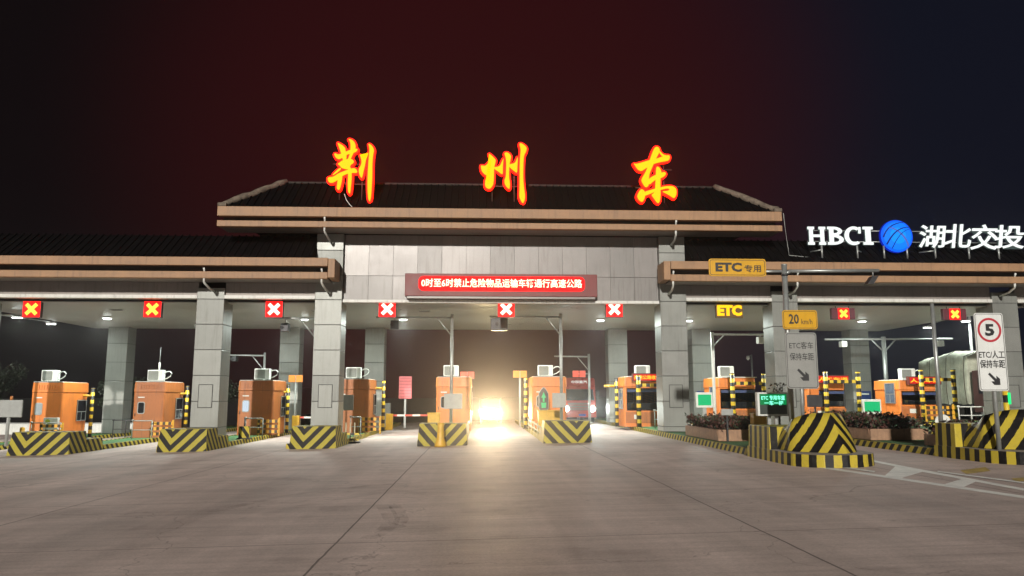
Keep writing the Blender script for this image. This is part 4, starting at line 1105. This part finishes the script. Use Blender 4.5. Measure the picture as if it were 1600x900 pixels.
# ------------------------------------------------------------------ signs at right
SIGNW = mat('sign_white', (.66, .68, .66), .35, 0, .05, 3, dirt=.12); SIGNG = mat('sign_grey', (.25, .255, .24), .5, 0, .06, 3, dirt=.12)  # SIGNG is the plate's own even grey
SIGNY = mat('sign_yellow', (.58, .31, .006), .4, 0, .05, 3, dirt=.12); INK = mat('sign_ink', (.02, .02, .022), .5, var=0); SRED = mat('sign_red', (.42, .03, .045), .4, var=0)
def signbox(x0, y0, x1, y1, D):
    a, b = at(x0, y0, D), at(x1, y1, D); return (a.x+b.x)/2, (a.z+b.z)/2, abs(b.x-a.x), abs(a.z-b.z)
def plate(t, cx, cz, w, h, m, r=.08, ring=.018, inset=.045, y=0):
    p = MB().prism([(cx+q[0], cz+q[1]) for q in rrect(w, h, r)], y, y+.03).build('plate', m, t)
    k = MB(); o = rrect(w-inset*2, h-inset*2, max(.02, r-inset*.6)); i = rrect(w-inset*2-ring*2, h-inset*2-ring*2, max(.015, r-inset*.6-ring*.5))
    for n in range(len(o)):
        j = (n+1) % len(o); k.face([(cx+o[n][0], y-.004, cz+o[n][1]), (cx+o[j][0], y-.004, cz+o[j][1]), (cx+i[j][0], y-.004, cz+i[j][1]), (cx+i[n][0], y-.004, cz+i[n][1])])
    k.build('border', INK, p)
    return p
def arrow_dr(cx, cz, s):
    """arrow to the lower right"""
    k = MB()
    a = [(-.50, .36), (-.36, .50), (.18, -.04), (.18, .24), (.46, .0), (.46, -.50), (-.04, -.50), (-.28, -.22) , (.02, -.20)]
    return k.prism([(cx+p[0]*s, cz+p[1]*s) for p in a], -.010, -.003)
# main pole with the long horizontal arm
PD = 24.0
p0 = at(1225, 414, PD); xp = p0.x; zb = ztop(xp); H = p0.z-zb
pole = thing('gantry_pole', 'tall grey pole with a long double arm in front of the right low eave', 'gantry pole', (xp, PD, zb))
MB().tube([(0, 0, 0), (0, 0, H)], .088, 14).build('post', GREY, pole); MB().tube([(0, 0, 0), (0, 0, .06)], .2, 14).build('foot_flange', GREY, pole)
MB().tube([(0, 0, H-.02), (0, 0, H+.02)], .094, 14).build('cap', GREY, pole)
MB().tube([(0, 0, H-.30), (0, 0, H-.36)], .11, 14).build('clamp', DARKM, pole)
ax = at(1373, 423, PD).x-xp
MB().tube([(.14, 0, H-.20), (ax, 0, H-.16)], .055, 10).build('arm', GREY, pole)
MB().tube([(.02, 0, H-.28), (.2, 0, H-.20)], .06, 8).build('arm_socket', GREY, pole)
MB().tube([(0, .02, H-.20), (at(1186, 420, PD).x-xp, .02, H-.22)], .045, 8).build('sign_arm', GREY, pole)
xb_ = at(1362, 436, PD).x-xp
MB().prism([(xb_-.22, H-.62), (xb_-.02, H-.62), (xb_+.16, H-.36), (xb_-.04, H-.36)], -.15, .1).build('camera_box', DARKM, pole)
MB().tube([(xb_+.05, 0, H-.36), (xb_+.05, 0, H-.16)], .02, 6).build('hanger', GREY, pole)
cx, cz, w, h = signbox(1107, 404, 1197.5, 432, PD-.12)
t = thing('etc_lane_sign', 'yellow ETC lane sign hanging from the pole arm before the beige eave', 'sign', (cx, PD-.12, cz))
q = plate(t, 0, 0, w, h, SIGNY, .09, .016, .035)
text_mb('ETC', w=w*.46, h=h*.52, off=.045, depth=.004, cx=-w*.155, cz=.01, y=-.012).build('lettering', INK, q)
text_mb('专用', w=w*.29, h=h*.42, off=.012, depth=.004, cx=w*.265, cz=-.03, y=-.012).build('lettering', INK, q)
cx, cz, w, h = signbox(1222, 484.5, 1278, 514.5, PD-.14)
t = thing('speed_sign', 'yellow 20 km/h plate on the tall pole', 'sign', (cx, PD-.14, cz))
q = plate(t, 0, 0, w, h, SIGNY, .09, .014, .03)
text_mb('20', w=w*.29, h=h*.52, off=.022, depth=.004, cx=-w*.18, cz=.02, y=-.012).build('lettering', INK, q)
text_mb('km/h', w=w*.31, h=h*.28, off=.0, depth=.004, cx=w*.19, cz=-h*.10, y=-.012).build('lettering', INK, q)
B(xp-cx-.12, xp-cx+.12, .032, .052, -h*.3, h*.3).build('bracket', GREY, t)
SD = 22.6
cx, cz, w, h = signbox(1226, 519.5, 1280, 607.5, SD); zb = gz(cx)+.3
t = thing('etc_car_sign', 'grey ETC passenger car distance sign with arrow on a post above the bow nose', 'sign', (cx, SD, zb)); cz -= zb
q = plate(t, 0, cz, w, h, SIGNG, .09, .014, .03)
text_mb('ETC客车', w=w*.76, h=h*.125, off=.0, depth=.004, cx=-.0, cz=cz+h*.27, y=-.012).build('lettering', INK, q)
text_mb('保持车距', w=w*.76, h=h*.135, off=.004, depth=.004, cx=.0, cz=cz+h*.07, y=-.012).build('lettering', INK, q)
arrow_dr(.02, cz-h*.25, .36).build('arrow', INK, q)
pxx = at(1255, 620, SD).x-cx
MB().tube([(pxx, .09, 0), (pxx, .09, cz+h*.4)], .055, 10).build('post', GREY, t)
SD = 20.4
cx, cz, w, h = signbox(1521, 489, 1577, 611, SD); zb = gz(cx)+.32; cz -= zb
t = thing('lane_speed_sign', 'white 5 limit and lane distance sign with arrow at the right edge', 'sign', (cx, SD, zb))
q = plate(t, 0, cz, w, h, SIGNW, .07, .014, .022)
ring = MB(); ro, ri = w*.41, w*.335; rz = cz+h*.28
for n in range(40):
    a0, a1 = 2*math.pi*n/40, 2*math.pi*(n+1)/40
    ring.face([(ro*math.cos(a0), -.006, rz+ro*math.sin(a0)), (ro*math.cos(a1), -.006, rz+ro*math.sin(a1)), (ri*math.cos(a1), -.006, rz+ri*math.sin(a1)), (ri*math.cos(a0), -.006, rz+ri*math.sin(a0))])
ring.build('red_ring', SRED, q)
text_mb('5', w=w*.32, h=h*.155, off=.04, depth=.004, cx=0, cz=rz, y=-.014).build('lettering', INK, q)
text_mb('ETC/人工', w=w*.88, h=h*.10, off=.012, depth=.004, cx=0, cz=cz-h*.035, y=-.012).build('lettering', INK, q)
text_mb('保持车距', w=w*.86, h=h*.105, off=.012, depth=.004, cx=.0, cz=cz-h*.155, y=-.012).build('lettering', INK, q)
arrow_dr(.02, cz-h*.345, .33).build('arrow', INK, q)
MB().tube([(.05, .09, 0), (.05, .09, cz+h*.35)], .06, 10).build('post', GREY, t)
# slim pole left of the white sign
p0 = at(1456, 474, 29.5); zb = ztop(p0.x)
t = thing('gantry_pole', 'slim grey pole with no arm left of the white 5 sign', 'pole', (p0.x, 29.5, zb))
MB().tube([(0, 0, 0), (0, 0, p0.z-zb)], [.085, .07], 12).build('post', GREY, t); MB().tube([(0, 0, 0), (0, 0, .06)], .18, 12).build('foot_flange', GREY, t)
# green-lit hazard post by the right edge
p0 = at(1570, 608, 21.3); zb = gz(p0.x)+.3
t = thing('marker_post', 'yellow and black marker post with a green light behind the white 5 sign', 'marker post', (p0.x, 21.3, zb))
MB().tube([(0, 0, 0), (0, 0, p0.z-zb)], .075, 12).build('post', HAZ, t); B(.02, .09, -.09, -.02, p0.z-zb-.42, p0.z-zb-.1).build('green_light', glow('green_lamp', (.02, 1, .25), 1.3), t)

# round mirror and short railing by the rightmost booth, bollard at the far left
q = at(1474, 660, 38.5); zb = ztop(q.x)
t = thing('convex_mirror', 'round pale mirror on a short post before the rightmost booth', 'mirror', (q.x, 38.5, zb))
MB().tube([(0, 0, q.z-zb), (0, .06, q.z-zb)], .40, 24).build('disc', WHITE, t); MB().tube([(0, .1, 0), (0, .1, q.z-zb)], .04, 8).build('post', GREY, t)
railing(24.0, 38.0, 2.6, 'low pale railing before the rightmost booth', WHITE, .85)
q = at(36, 660, 39.5)
tag(MB().tube([(0, 0, 0), (0, 0, .75), (0, 0, .8)], [.11, .11, .06], 12).build('bollard', YEL, loc=(q.x, 39.5, ztop(q.x))), 'plain yellow bollard beside the blank board at the left edge', 'bollard')

# green LED boards
GLED = glow('led_green', (.01, .75, .25), .75); GPAN = glow('led_green_panel', (.0, .55, .14), .45); GTXT = glow('led_green_text', (.25, 1.0, .72), 1.7)
cx, cz, w, h = signbox(1183, 613, 1233, 650, 25.5); zb = ztop(cx)
t = thing('green_display', 'white framed display with green lit text on the right island', 'display', (cx, 25.5, zb)); cz -= zb
B(-w/2, w/2, 0, .22, cz-h/2, cz+h/2).build('case', WHITE, t, bevel=.02)
sc_ = B(-w/2+.07, w/2-.06, -.008, -.002, cz-h/2+.06, cz+h/2-.05).build('screen', mat('screen_dark', (.05, .06, .055), .3, var=0), t)
B(-w/2+.08, w/2-.07, -.014, -.010, cz-.02, cz+h/2-.06).build('lit_area', GPAN, sc_)
text_mb('ETC 专用车道', w=w*.76, h=h*.20, off=.02, depth=.004, cx=0, cz=cz+h*.27, y=-.02).build('led_text', GTXT, sc_)
text_mb('一车一杆', w=w*.62, h=h*.20, off=.02, depth=.004, cx=.02, cz=cz+h*.05, y=-.02).build('led_text', GTXT, sc_)
for s in (-.12, .12): B(s-.05, s+.05, .06, .16, 0, cz-h/2).build('leg', GREYP, t)
for x0, y0, x1, y1, D, l in ((1088, 613, 1114, 637, 40.5, 'small green lit display beside the rear column right of centre'), (1348, 624, 1378, 647, 41.5, 'small green lit display right of the striped portal')):
    cx, cz, w, h = signbox(x0, y0, x1, y1, D); zb = ztop(cx); cz -= zb
    t = thing('small_display', l, 'display', (cx, D, zb), 'small green displays')
    B(-w/2, w/2, 0, .2, cz-h/2, cz+h/2).build('case', WHITE, t, bevel=.02); B(-w/2+.08, w/2-.08, -.01, -.002, cz-h/2+.12, cz+h/2-.12).build('screen', GLED, t)
    B(-.1, .1, .05, .15, 0, cz-h/2).build('leg', GREYP, t)
cx, cz, w, h = signbox(1090, 611, 1109, 634, 49.3)
for x0, y0, x1, y1, l in ((1089, 611, 1109, 634, 'blue notice plate on the rear column right of centre'), (1343, 611, 1362, 632, 'blue notice plate on the rear column at right')):
    cx, cz, w, h = signbox(x0, y0, x1, y1, 49.72)
    t = thing('blue_notice', l, 'notice plate', (cx, 49.72, cz), 'blue notice plates')
    B(-w/2, w/2, 0, .05, -h/2, h/2).build('plate', mat('blue_plate', (.02, .05, .18), .4), t); B(-w*.32, w*.32, -.006, -.001, h*.22, h*.34).build('heading', WHITE, t)
# yellow cabinet behind the big nose
x0 = at(1178, 660, 27.5).x; x1 = at(1197, 660, 27.5).x; zb = ztop(x0)
t = thing('barrier_cabinet', 'tall plain yellow cabinet at the right end of the hedge', 'barrier cabinet', ((x0+x1)/2, 27.5, zb), 'yellow barrier cabinets')
w = x1-x0; B(-w/2, w/2, 0, .4, 0, 1.05).build('cabinet', YEL, t, bevel=.03); B(w/2, w/2+.12, .08, .3, .62, .85).build('arm_mount', YEL, t); B(-w/2+.06, w/2-.06, -.012, -.001, .15, .8).build('door', YEL, t)

# ------------------------------------------------------------------ planters with shrubs
LEAFR = mat('red_leaves', (.085, .030, .022), .6, 0, .45, 9); LEAFG = mat('green_leaves', (.035, .055, .022), .6, 0, .4, 9); TWIG = mat('twigs', (.05, .035, .025), .8)
BRICK = mat('planter_stone', (.34, .20, .12), .7, 0, .2, 5, .3, dirt=.4)
def leaf_cloud(n, fn, size, k=None):
    k = k or MB()
    for _ in range(n):
        c = Vector(fn()); s = size*random.uniform(.6, 1.3)
        u = Vector((random.gauss(0, 1), random.gauss(0, 1), random.gauss(0, .8))).normalized(); v = u.orthogonal().normalized()
        v.rotate(Matrix.Rotation(random.uniform(0, 6.28), 3, u)); w = u.cross(v)
        k.face([c-v*s, c+w*s*.45, c+v*s, c-w*s*.45], mi=0 if random.random() < .6 else 1)
    return k
def planter(x, y, w, L, h, label, shrub, hs):
    zb = ztop(x)
    t = thing('planter', label, 'planter', (x, y, zb), 'stone planters')
    k = MB(); th = .14
    for a in ((-w/2, w/2, 0, th), (-w/2, w/2, L-th, L), (-w/2, -w/2+th, th, L-th), (w/2-th, w/2, th, L-th)): k.box(*a, 0, h)
    k.build('wall', BRICK, t, bevel=.015)
    B(-w/2+th, w/2-th, th, L-th, 0, h-.08).build('soil', mat('soil', (.03, .022, .016), .9), t)
    s = thing('hedge', shrub, 'hedge', (x, y, zb+h-.08), 'clipped hedges in the planters')
    def fn():
        u, v = random.random(), random.random()
        px, py = -w/2+u*w*1.0, v*L
        top = hs*(.78+.18*math.sin(px*5+1)+.10*math.sin(py*7+px*11))+random.uniform(-.06, .10)
        return (px+random.gauss(0, .05), py+random.gauss(0, .05)-.03, top*random.random()**.45)
    leaf_cloud(int(1500*max(1, L*w/3)), fn, .075).build('foliage', [LEAFR, LEAFG], s)
planter(9.85, 28.6, 2.0, 4.6, .42, 'stone planter on the island right of the right central column', 'reddish clipped hedge right of the right central column', .55)
planter(14.95, 27.2, 2.1, 5.5, .40, 'stone planter behind the tall bow nose with the grey sign', 'dark green clipped hedge behind the tall bow nose with the grey sign', .58)
planter(15.0, 22.9, 1.5, 1.6, .35, 'small planter beside the bow nose at the right edge', 'small dark hedge beside the bow nose at the right edge', .5)
cx, cz, w, h = signbox(1127, 639, 1146, 649, 28.4); zb = ztop(cx)
t = thing('stone_sign', 'small dark plate standing before the reddish hedge', 'plate', (cx, 28.4, zb))
B(-w/2, w/2, 0, .04, cz-zb-h/2, cz-zb+h/2).build('plate', GREYP, t, bevel=.02); B(-.03, .03, .04, .08, 0, cz-zb).build('stake', DARKM, t)
x = at(1216, 606, 26.4).x; zb = ztop(x)
t = thing('dry_plant', 'sparse dry plant above the green display', 'plant', (x, 26.4, zb))
k = MB()
for n in range(9): 
    e = (random.uniform(-.32, .32), random.uniform(-.15, .15), random.uniform(1.75, 2.05)); k.tube([(0, 0, 0), (e[0]*.2, 0, 1.2), e], [.014, .01, .005], 4, cap=False)
k.build('stems', TWIG, t)
leaf_cloud(70, lambda: (random.gauss(0, .2), random.gauss(0, .12), random.uniform(1.68, 2.1)), .055).build('leaves', [LEAFR, LEAFG], t)

# dark signal box by the ninth booth
cx, cz, w, h = signbox(1262, 617, 1286, 636, 38); zb = ztop(cx)
t = thing('signal_box', 'dark box on a thin post with an orange plate, right of the grey sign', 'signal box', (cx, 38, zb)); cz -= zb
B(-w/2, w/2, 0, .15, cz-h/2, cz+h/2).build('case', DARKM, t, bevel=.02); B(-w*.28, w*.28, .02, .06, cz+h/2, cz+h/2+.27).build('plate', ORANGE, t); MB().tube([(0, .07, 0), (0, .07, cz-h/2)], .05, 8).build('post', DARKM, t)

# panel board on a post at the far left, seen from behind
a, b = at(-8, 625, 37.0), at(33, 652, 37.0); x = at(12, 640, 37).x; zb = ztop(x)
t = thing('lane_board', 'blank grey board back with a small orange lamp on a post at the left edge', 'lane board', (x, 37.0, zb))
B(a.x-x, b.x-x, 0, .08, b.z-zb, a.z-zb).build('panel', GREYP, t, bevel=.02); MB().tube([(0, .12, 0), (0, .12, a.z-zb)], .075, 10).build('post', GREYP, t)
MB().tube([(.1, .05, a.z-zb), (.1, .05, a.z-zb+.18)], .06, 8).build('lamp', mat('orange_lamp', (.6, .22, .05), .4), t)
# flat board attached beside the half hidden booth
cx, cz, w, h = signbox(535, 617, 552, 641, 38.6); zb = ztop(cx)
t = thing('lane_board', 'blank pale board back on a post right of the centre left column', 'lane board', (cx, 38.6, zb)); cz -= zb
B(-w/2-.3, w/2, 0, .07, cz-h/2, cz+h/2).build('panel', GREYP, t, bevel=.02); MB().tube([(-.35, .1, 0), (-.35, .1, cz+h/2)], .05, 8).build('post', GREYP, t)
# white cabinet behind the rear column
x = at(598, 645, 51.5).x
t = thing('switch_cabinet', 'pale metal switch cabinet beside the rear column left of the notice board', 'cabinet', (x, 51.6, ztop(x)))
B(-.55, .45, 0, .6, 0, 1.55).build('cabinet', GREYP, t, bevel=.02); B(-.48, .38, -.02, 0, .15, 1.4).build('door', GREYP, t)

# ------------------------------------------------------------------ vehicles
def wheel(t, x, y, z, r, w):
    k = MB().tube([(x-w/2, y, z), (x+w/2, y, z)], r, 20).build('wheel', BLACK, t)
    MB().tube([(x-w/2-.01, y, z), (x+w/2+.01, y, z)], r*.55, 14).build('rim', GREY, k)
REDP = mat('truck_red', (.55, .055, .04), .3, 0, .08, 2, coat=.4); REDD = mat('truck_red_dark', (.14, .018, .018), .4, 0, .1, 2)
HLW = glow('headlight_white', (.85, 1.0, .95), 30)
def spot(parent, loc, target, e, col, size=60, blend=.6, rad=.08):
    l = bpy.data.lights.new('beam', 'SPOT'); l.energy = e; l.color = col; l.spot_size = R(size); l.spot_blend = blend; l.shadow_soft_size = rad
    o = bpy.data.objects.new('beam', l); COL.objects.link(o); o.parent = parent; o.location = loc
    o.rotation_euler = (Vector(target)-Vector(loc)).to_track_quat('-Z', 'Y').to_euler()
def truck(x, y, label, plate_txt=None, name_txt=None, cargo_h=3.35, cargo=REDD, lights=True, w=2.45, hcab=3.2, body=REDP, cargo_len=8.0):
    zb = gz(x)
    t = thing('cargo_truck', label, 'truck', (x, y, zb), None)
    a = w/2
    # cab as one lofted shell: profile in (y,z)
    prof = [(0.02, .45), (-.02, 1.0), (.0, 1.55), (.22, 2.45), (.30, 2.62), (.45, hcab), (2.1, hcab+.05), (2.1, .45)]
    k = MB()
    k.prism(prof, -a, a, axis='x'); k.build('cab', body, t, bevel=.08)
    ws = MB().face([(-a+.12, -.035+.04, 1.62), (a-.12, -.035+.04, 1.62), (a-.2, .205, 2.42), (-a+.2, .205, 2.42)]); 
    ws.v = [(v[0], v[1]-.03, v[2]) for v in ws.v]; ws.build('windscreen', GLASSD, t)
    wp = MB()
    for xx in (-.5, .45): wp.tube([(xx, -.05, 1.66), (xx+.45, .04, 1.95)], .015, 5)
    wp.build('wiper', BLACK, t)
    gl = MB()
    for n in range(5): gl.box(-a+.42, a-.42, -.07, -.02, .92+n*.115, .985+n*.115)
    gl.build('grille', mat('grille_grey', (.16, .18, .18), .35, .5), t)
    B(-a, a, -.12, .05, .42, .82).build('bumper', body, t, bevel=.04)
    if plate_txt is not None: B(-.05, .45, -.135, -.122, .50, .66).build('number_plate', mat('plate_blue', (.04, .08, .42), .4), t)
    for s in (-1, 1):
        h_ = MB().prism([(s*(a-.28)+p[0], 1.02+p[1]) for p in rrect(.44, .26, .08)], -.10, -.02).build('headlight', DARKM if not lights else GREY, t)
        if lights:
            MB().tube([(s*(a-.28), -.11, 1.02), (s*(a-.28), -.13, 1.02)], .20, 16).build('lens', HLW, h_)
        mr = B(s*(a+.12)-.1, s*(a+.12)+.1, -.05, .08, 1.75, 2.35).build('mirror', BLACK, t, bevel=.03); MB().tube([(s*(a-.05), .1, 2.3), (s*(a+.12), .02, 2.3)], .025, 6).build('mirror_arm', BLACK, mr)
    vs = MB().prism([(.28, 2.60), (.12, 2.70), (.42, hcab+.02), (.5, hcab+.02)], -a+.1, a-.1, axis='x').build('visor', body, t)
    if name_txt:
        tm = text_mb(name_txt, w=1.15, h=.22, off=.03, depth=.004, cx=.05, cz=0, y=0)
        sl_ = math.atan2(.30, hcab+.02-2.70)
        tm.v = [(v[0], .12+.30*((v[2]+.24)/.5)-.02, 2.94+v[2]*.95) for v in tm.v]
        tm.build('name_text', glow('truck_text', (1, .9, .85), .8), vs)
    cg = B(-a, a, 2.25, 2.25+cargo_len, .95, cargo_h).build('cargo_box', cargo, t, bevel=.06)
    B(-.45, .45, .3, 2.2+cargo_len, .55, .95).build('chassis', DARKM, t)
    for yy in (1.2, 2.25+cargo_len*.55, 2.25+cargo_len*.55+1.25):
        for s in (-1, 1): wheel(t, s*(a-.2), yy, .5, .5, .3)
    return t
tr = truck(7.15, 55.5, 'red flat nosed cargo truck with lit headlights in the lane right of the middle', '', '中国重汽')
for s in (-1, 1): spot(tr, (s*.95, -.18, 1.02), (s*.95, -20, .2), 900, (.88, 1, .96), 38)
truck(-14.6, 56, 'red cargo truck mostly hidden behind the booth with the lit door window', None, None, lights=True, cargo_h=3.0)
# tarpaulin truck outside the right end
TARP = mat('tarpaulin', (.40, .42, .33), .75, 0, .25, 1.4, .8, dirt=.3)
zb = gz(30.3)
t = thing('tarp_truck', 'truck loaded high under a wrinkled pale tarpaulin at the right, beyond the last booth', 'truck', (30.3, 42.5, zb))
k = MB(); nn = 18; mm = 9
def tp(i, j):
    y = 2.3+i*.3; prof = [(-1.25, .95), (-1.28, 1.9), (-1.27, 2.9), (-1.2, 3.75), (-.6, 4.02), (.6, 4.05), (1.2, 3.75), (1.27, 2.4), (1.25, .95)]
    xx, zz = prof[j]; up = min(1, max(0, (zz-2)/1.8))
    bump = .22*math.exp(-((i-7)/4.5)**2)-.10*(i/25)
    return (xx+.03*math.sin(i*2.3+j*1.3)+.02*math.sin(i*5.1), y, zz+up*bump+.02*math.sin(i*1.7+j*2.1))
for i in range(nn-1):
    for j in range(mm-1): k.face([tp(i, j), tp(i+1, j), tp(i+1, j+1), tp(i, j+1)], smooth=True)
k.face([tp(0, j) for j in range(mm)]); k.face([tp(nn-1, j) for j in range(mm)][::-1])
k.build('tarpaulin', TARP, t)
k = MB()
for i in range(1, nn, 6):
    for j in range(mm-1): 
        p, q = Vector(tp(i, j)), Vector(tp(i, j+1)); c = Vector((0, p.y, 2.2)); k.tube([p+(p-c).normalized()*.02, q+(q-c).normalized()*.02], .018, 4, cap=False)
k.build('rope', TWIG, t)
MB().prism([(0, .5), (-.02, 1.5), (.25, 2.6), (.5, 2.95), (2.1, 2.95), (2.1, .5)], -1.2, 1.2, axis='x').build('cab', mat('truck_maroon', (.10, .05, .045), .4), t, bevel=.07)
B(-1.215, -1.19, .45, 1.5, 1.6, 2.5).build('side_window', GLASSD, t); MB().face([(-1.08, -.03, 1.6), (1.08, -.03, 1.6), (1.0, .215, 2.5), (-1.0, .215, 2.5)]).build('windscreen', GLASSD, t)
B(-1.25, 1.25, 2.2, 7.5, .8, 1.0).build('bed', DARKM, t)
for yy in (1.2, 5.2, 6.5):
    for s in (-1, 1): wheel(t, s*1.02, yy, .5, .5, .3)
# oncoming van with glaring headlights in the middle lane
VX, VY = .85, 58.0
t = thing('dark_van', 'dark van with glaring yellow headlights coming down the middle lane', 'van', (VX, VY, gz(VX)))
MB().prism([(0, .35), (-.05, .95), (.55, 1.15), (1.15, 1.85), (1.5, 1.95), (4.3, 1.95), (4.4, .35)], -.85, .85, axis='x').build('body', mat('van_dark', (.03, .03, .035), .35, 0, .1, 2, coat=.3), t, bevel=.06)
MB().face([(-.72, .56, 1.19), (.72, .56, 1.19), (.66, 1.12, 1.82), (-.66, 1.12, 1.82)]).build('windscreen', GLASSD, t); t.children[-1].location = (0, -.03, .02)
B(-.8, .8, -.12, .02, .32, .58).build('bumper', DARKM, t, bevel=.03)
for yy in (.8, 3.5):
    for s in (-1, 1): wheel(t, s*.72, yy, .32, .32, .2)
HLY = glow('headlight_yellow', (1.0, .80, .40), 60)
for s in (-1, 1):
    h_ = MB().tube([(s*.55, -.10, .80), (s*.55, .0, .80)], .24, 18).build('headlight', GREY, t)
    MB().tube([(s*.55, -.15, .80), (s*.55, -.11, .80)], .21, 18).build('lens', HLY, h_)
    spot(t, (s*.55, -.25, .80), (s*.55-.15, -30, 2.9), 9000, (1, .74, .42), 24, 1.0, .10)

# ------------------------------------------------------------------ lamp poles outside the canopy
def lamp_head(t, x, y, z, e=260):
    hd = B(x-.28, x+.28, y-.14, y+.14, z, z+.10).build('lamp_head', GREYP, t, bevel=.03); B(x-.22, x+.22, y-.1, y+.1, z-.03, z-.002).build('diffuser', LAMP, hd)
    l = bpy.data.lights.new('lamp_light', 'AREA'); l.size = .4; l.energy = e; l.color = LCOL
    o = bpy.data.objects.new('lamp_light', l); COL.objects.link(o); o.parent = t; o.location = (x, y, z-.06)
p = at(-1, 490, 40); zb = gz(p.x)
t = thing('lamp_pole', 'grey lamp pole at the left edge with two lit heads on its arms', 'lamp pole', (p.x, 40, zb)); H = p.z-zb
MB().tube([(0, 0, 0), (0, 0, H)], [.10, .08], 12).build('post', GREY, t)
for px, py, D in ((27, 496, 41), (80, 506, 47)):
    q = at(px, py, D); MB().tube([(0, 0, H-.05), (q.x-p.x, D-40, q.z-zb+.12)], .04, 7).build('arm', GREY, t); lamp_head(t, q.x-p.x, D-40, q.z-zb, 200)
p = at(1512, 470, 47); zb = gz(p.x)
t = thing('lamp_pole', 'lamp pole right of the canopy end with two lit heads', 'lamp pole', (p.x, 47, zb)); H = p.z-zb
MB().tube([(0, 0, 0), (0, 0, H)], [.10, .08], 12).build('post', GREY, t)
for px, py, D in ((1509, 502, 46.5), (1449, 512, 50)):
    q = at(px, py, D); MB().tube([(0, 0, H-.6), (q.x-p.x, D-47, q.z-zb+.12)], .04, 7).build('arm', GREY, t); lamp_head(t, q.x-p.x, D-47, q.z-zb, 200)

# ------------------------------------------------------------------ far left: low wall, trees
t = thing('low_wall', 'long low white wall beyond the left lanes', 'wall', (-34, 58, gz(-34)))
B(-10, 10, 0, .3, -.1, .75).build('panel', WHITE, t); B(-10.05, 10.05, -.04, .34, .75, .83).build('coping', GREYP, t)
BARK = mat('bark', (.045, .035, .028), .9, 0, .3, 6, .5); LEAFD = mat('dark_leaves', (.028, .045, .020), .6, 0, .4, 5); LEAFD2 = mat('darker_leaves', (.018, .030, .014), .6, 0, .4, 5)
def tree(x, y, h, r, label):
    zb = gz(x); t = thing('broadleaf_tree', label, 'tree', (x, y, zb), 'trees beyond the toll plaza')
    k = MB().tube([(0, 0, 0), (.1, 0, h*.3), (.05, .1, h*.62)], [.2, .15, .07], 8)
    cl = []
    for n in range(9):
        a = random.uniform(0, 6.28); e = Vector((math.cos(a)*r*random.uniform(.3, .8), math.sin(a)*r*random.uniform(.3, .8), h*random.uniform(.45, .92)))
        k.tube([(.08, .03, h*random.uniform(.25, .45)), e*.6+Vector((0, 0, h*.2)), e], [.07, .05, .02], 6, cap=False); cl.append((e, r*random.uniform(.3, .5)))
    k.build('trunk', BARK, t)
    def fn():
        c, q = random.choice(cl); d = Vector((random.gauss(0, 1), random.gauss(0, 1), random.gauss(0, .8))); d = d.normalized()*q*random.random()**.4
        return c+d
    leaf_cloud(2600, fn, .13).build('crown', [LEAFD, LEAFD2], t)
for x, y, h, r, l in ((-45, 74, 6.0, 2.6, 'dark bushy tree far behind the leftmost booth'), (-52, 78, 7.0, 3.0, 'tall dark tree at the left edge of the background'), (-37, 82, 4.6, 2.3, 'low dark tree between the leftmost booth and rear column'), (-30, 90, 4.2, 2.2, 'small dark tree behind the second booth')):
    tree(x, y, h, r, l)

# ------------------------------------------------------------------ night haze over the plaza
hz = B(-70, 70, -8, 130, -3, 17).build('haze', None)
hz.data.materials.clear()
hm = bpy.data.materials.new('haze_air'); hm.use_nodes = True; ht = hm.node_tree; ht.nodes.clear()
ho = N(ht, 'ShaderNodeOutputMaterial'); hv = N(ht, 'ShaderNodeVolumePrincipled')
hv.inputs['Color'].default_value = (.9, .88, .88, 1); hv.inputs['Density'].default_value = .0012; hv.inputs['Anisotropy'].default_value = .9
ht.links.new(hv.outputs[0], ho.inputs['Volume']); hz.data.materials.append(hm); hz['kind'] = 'stuff'
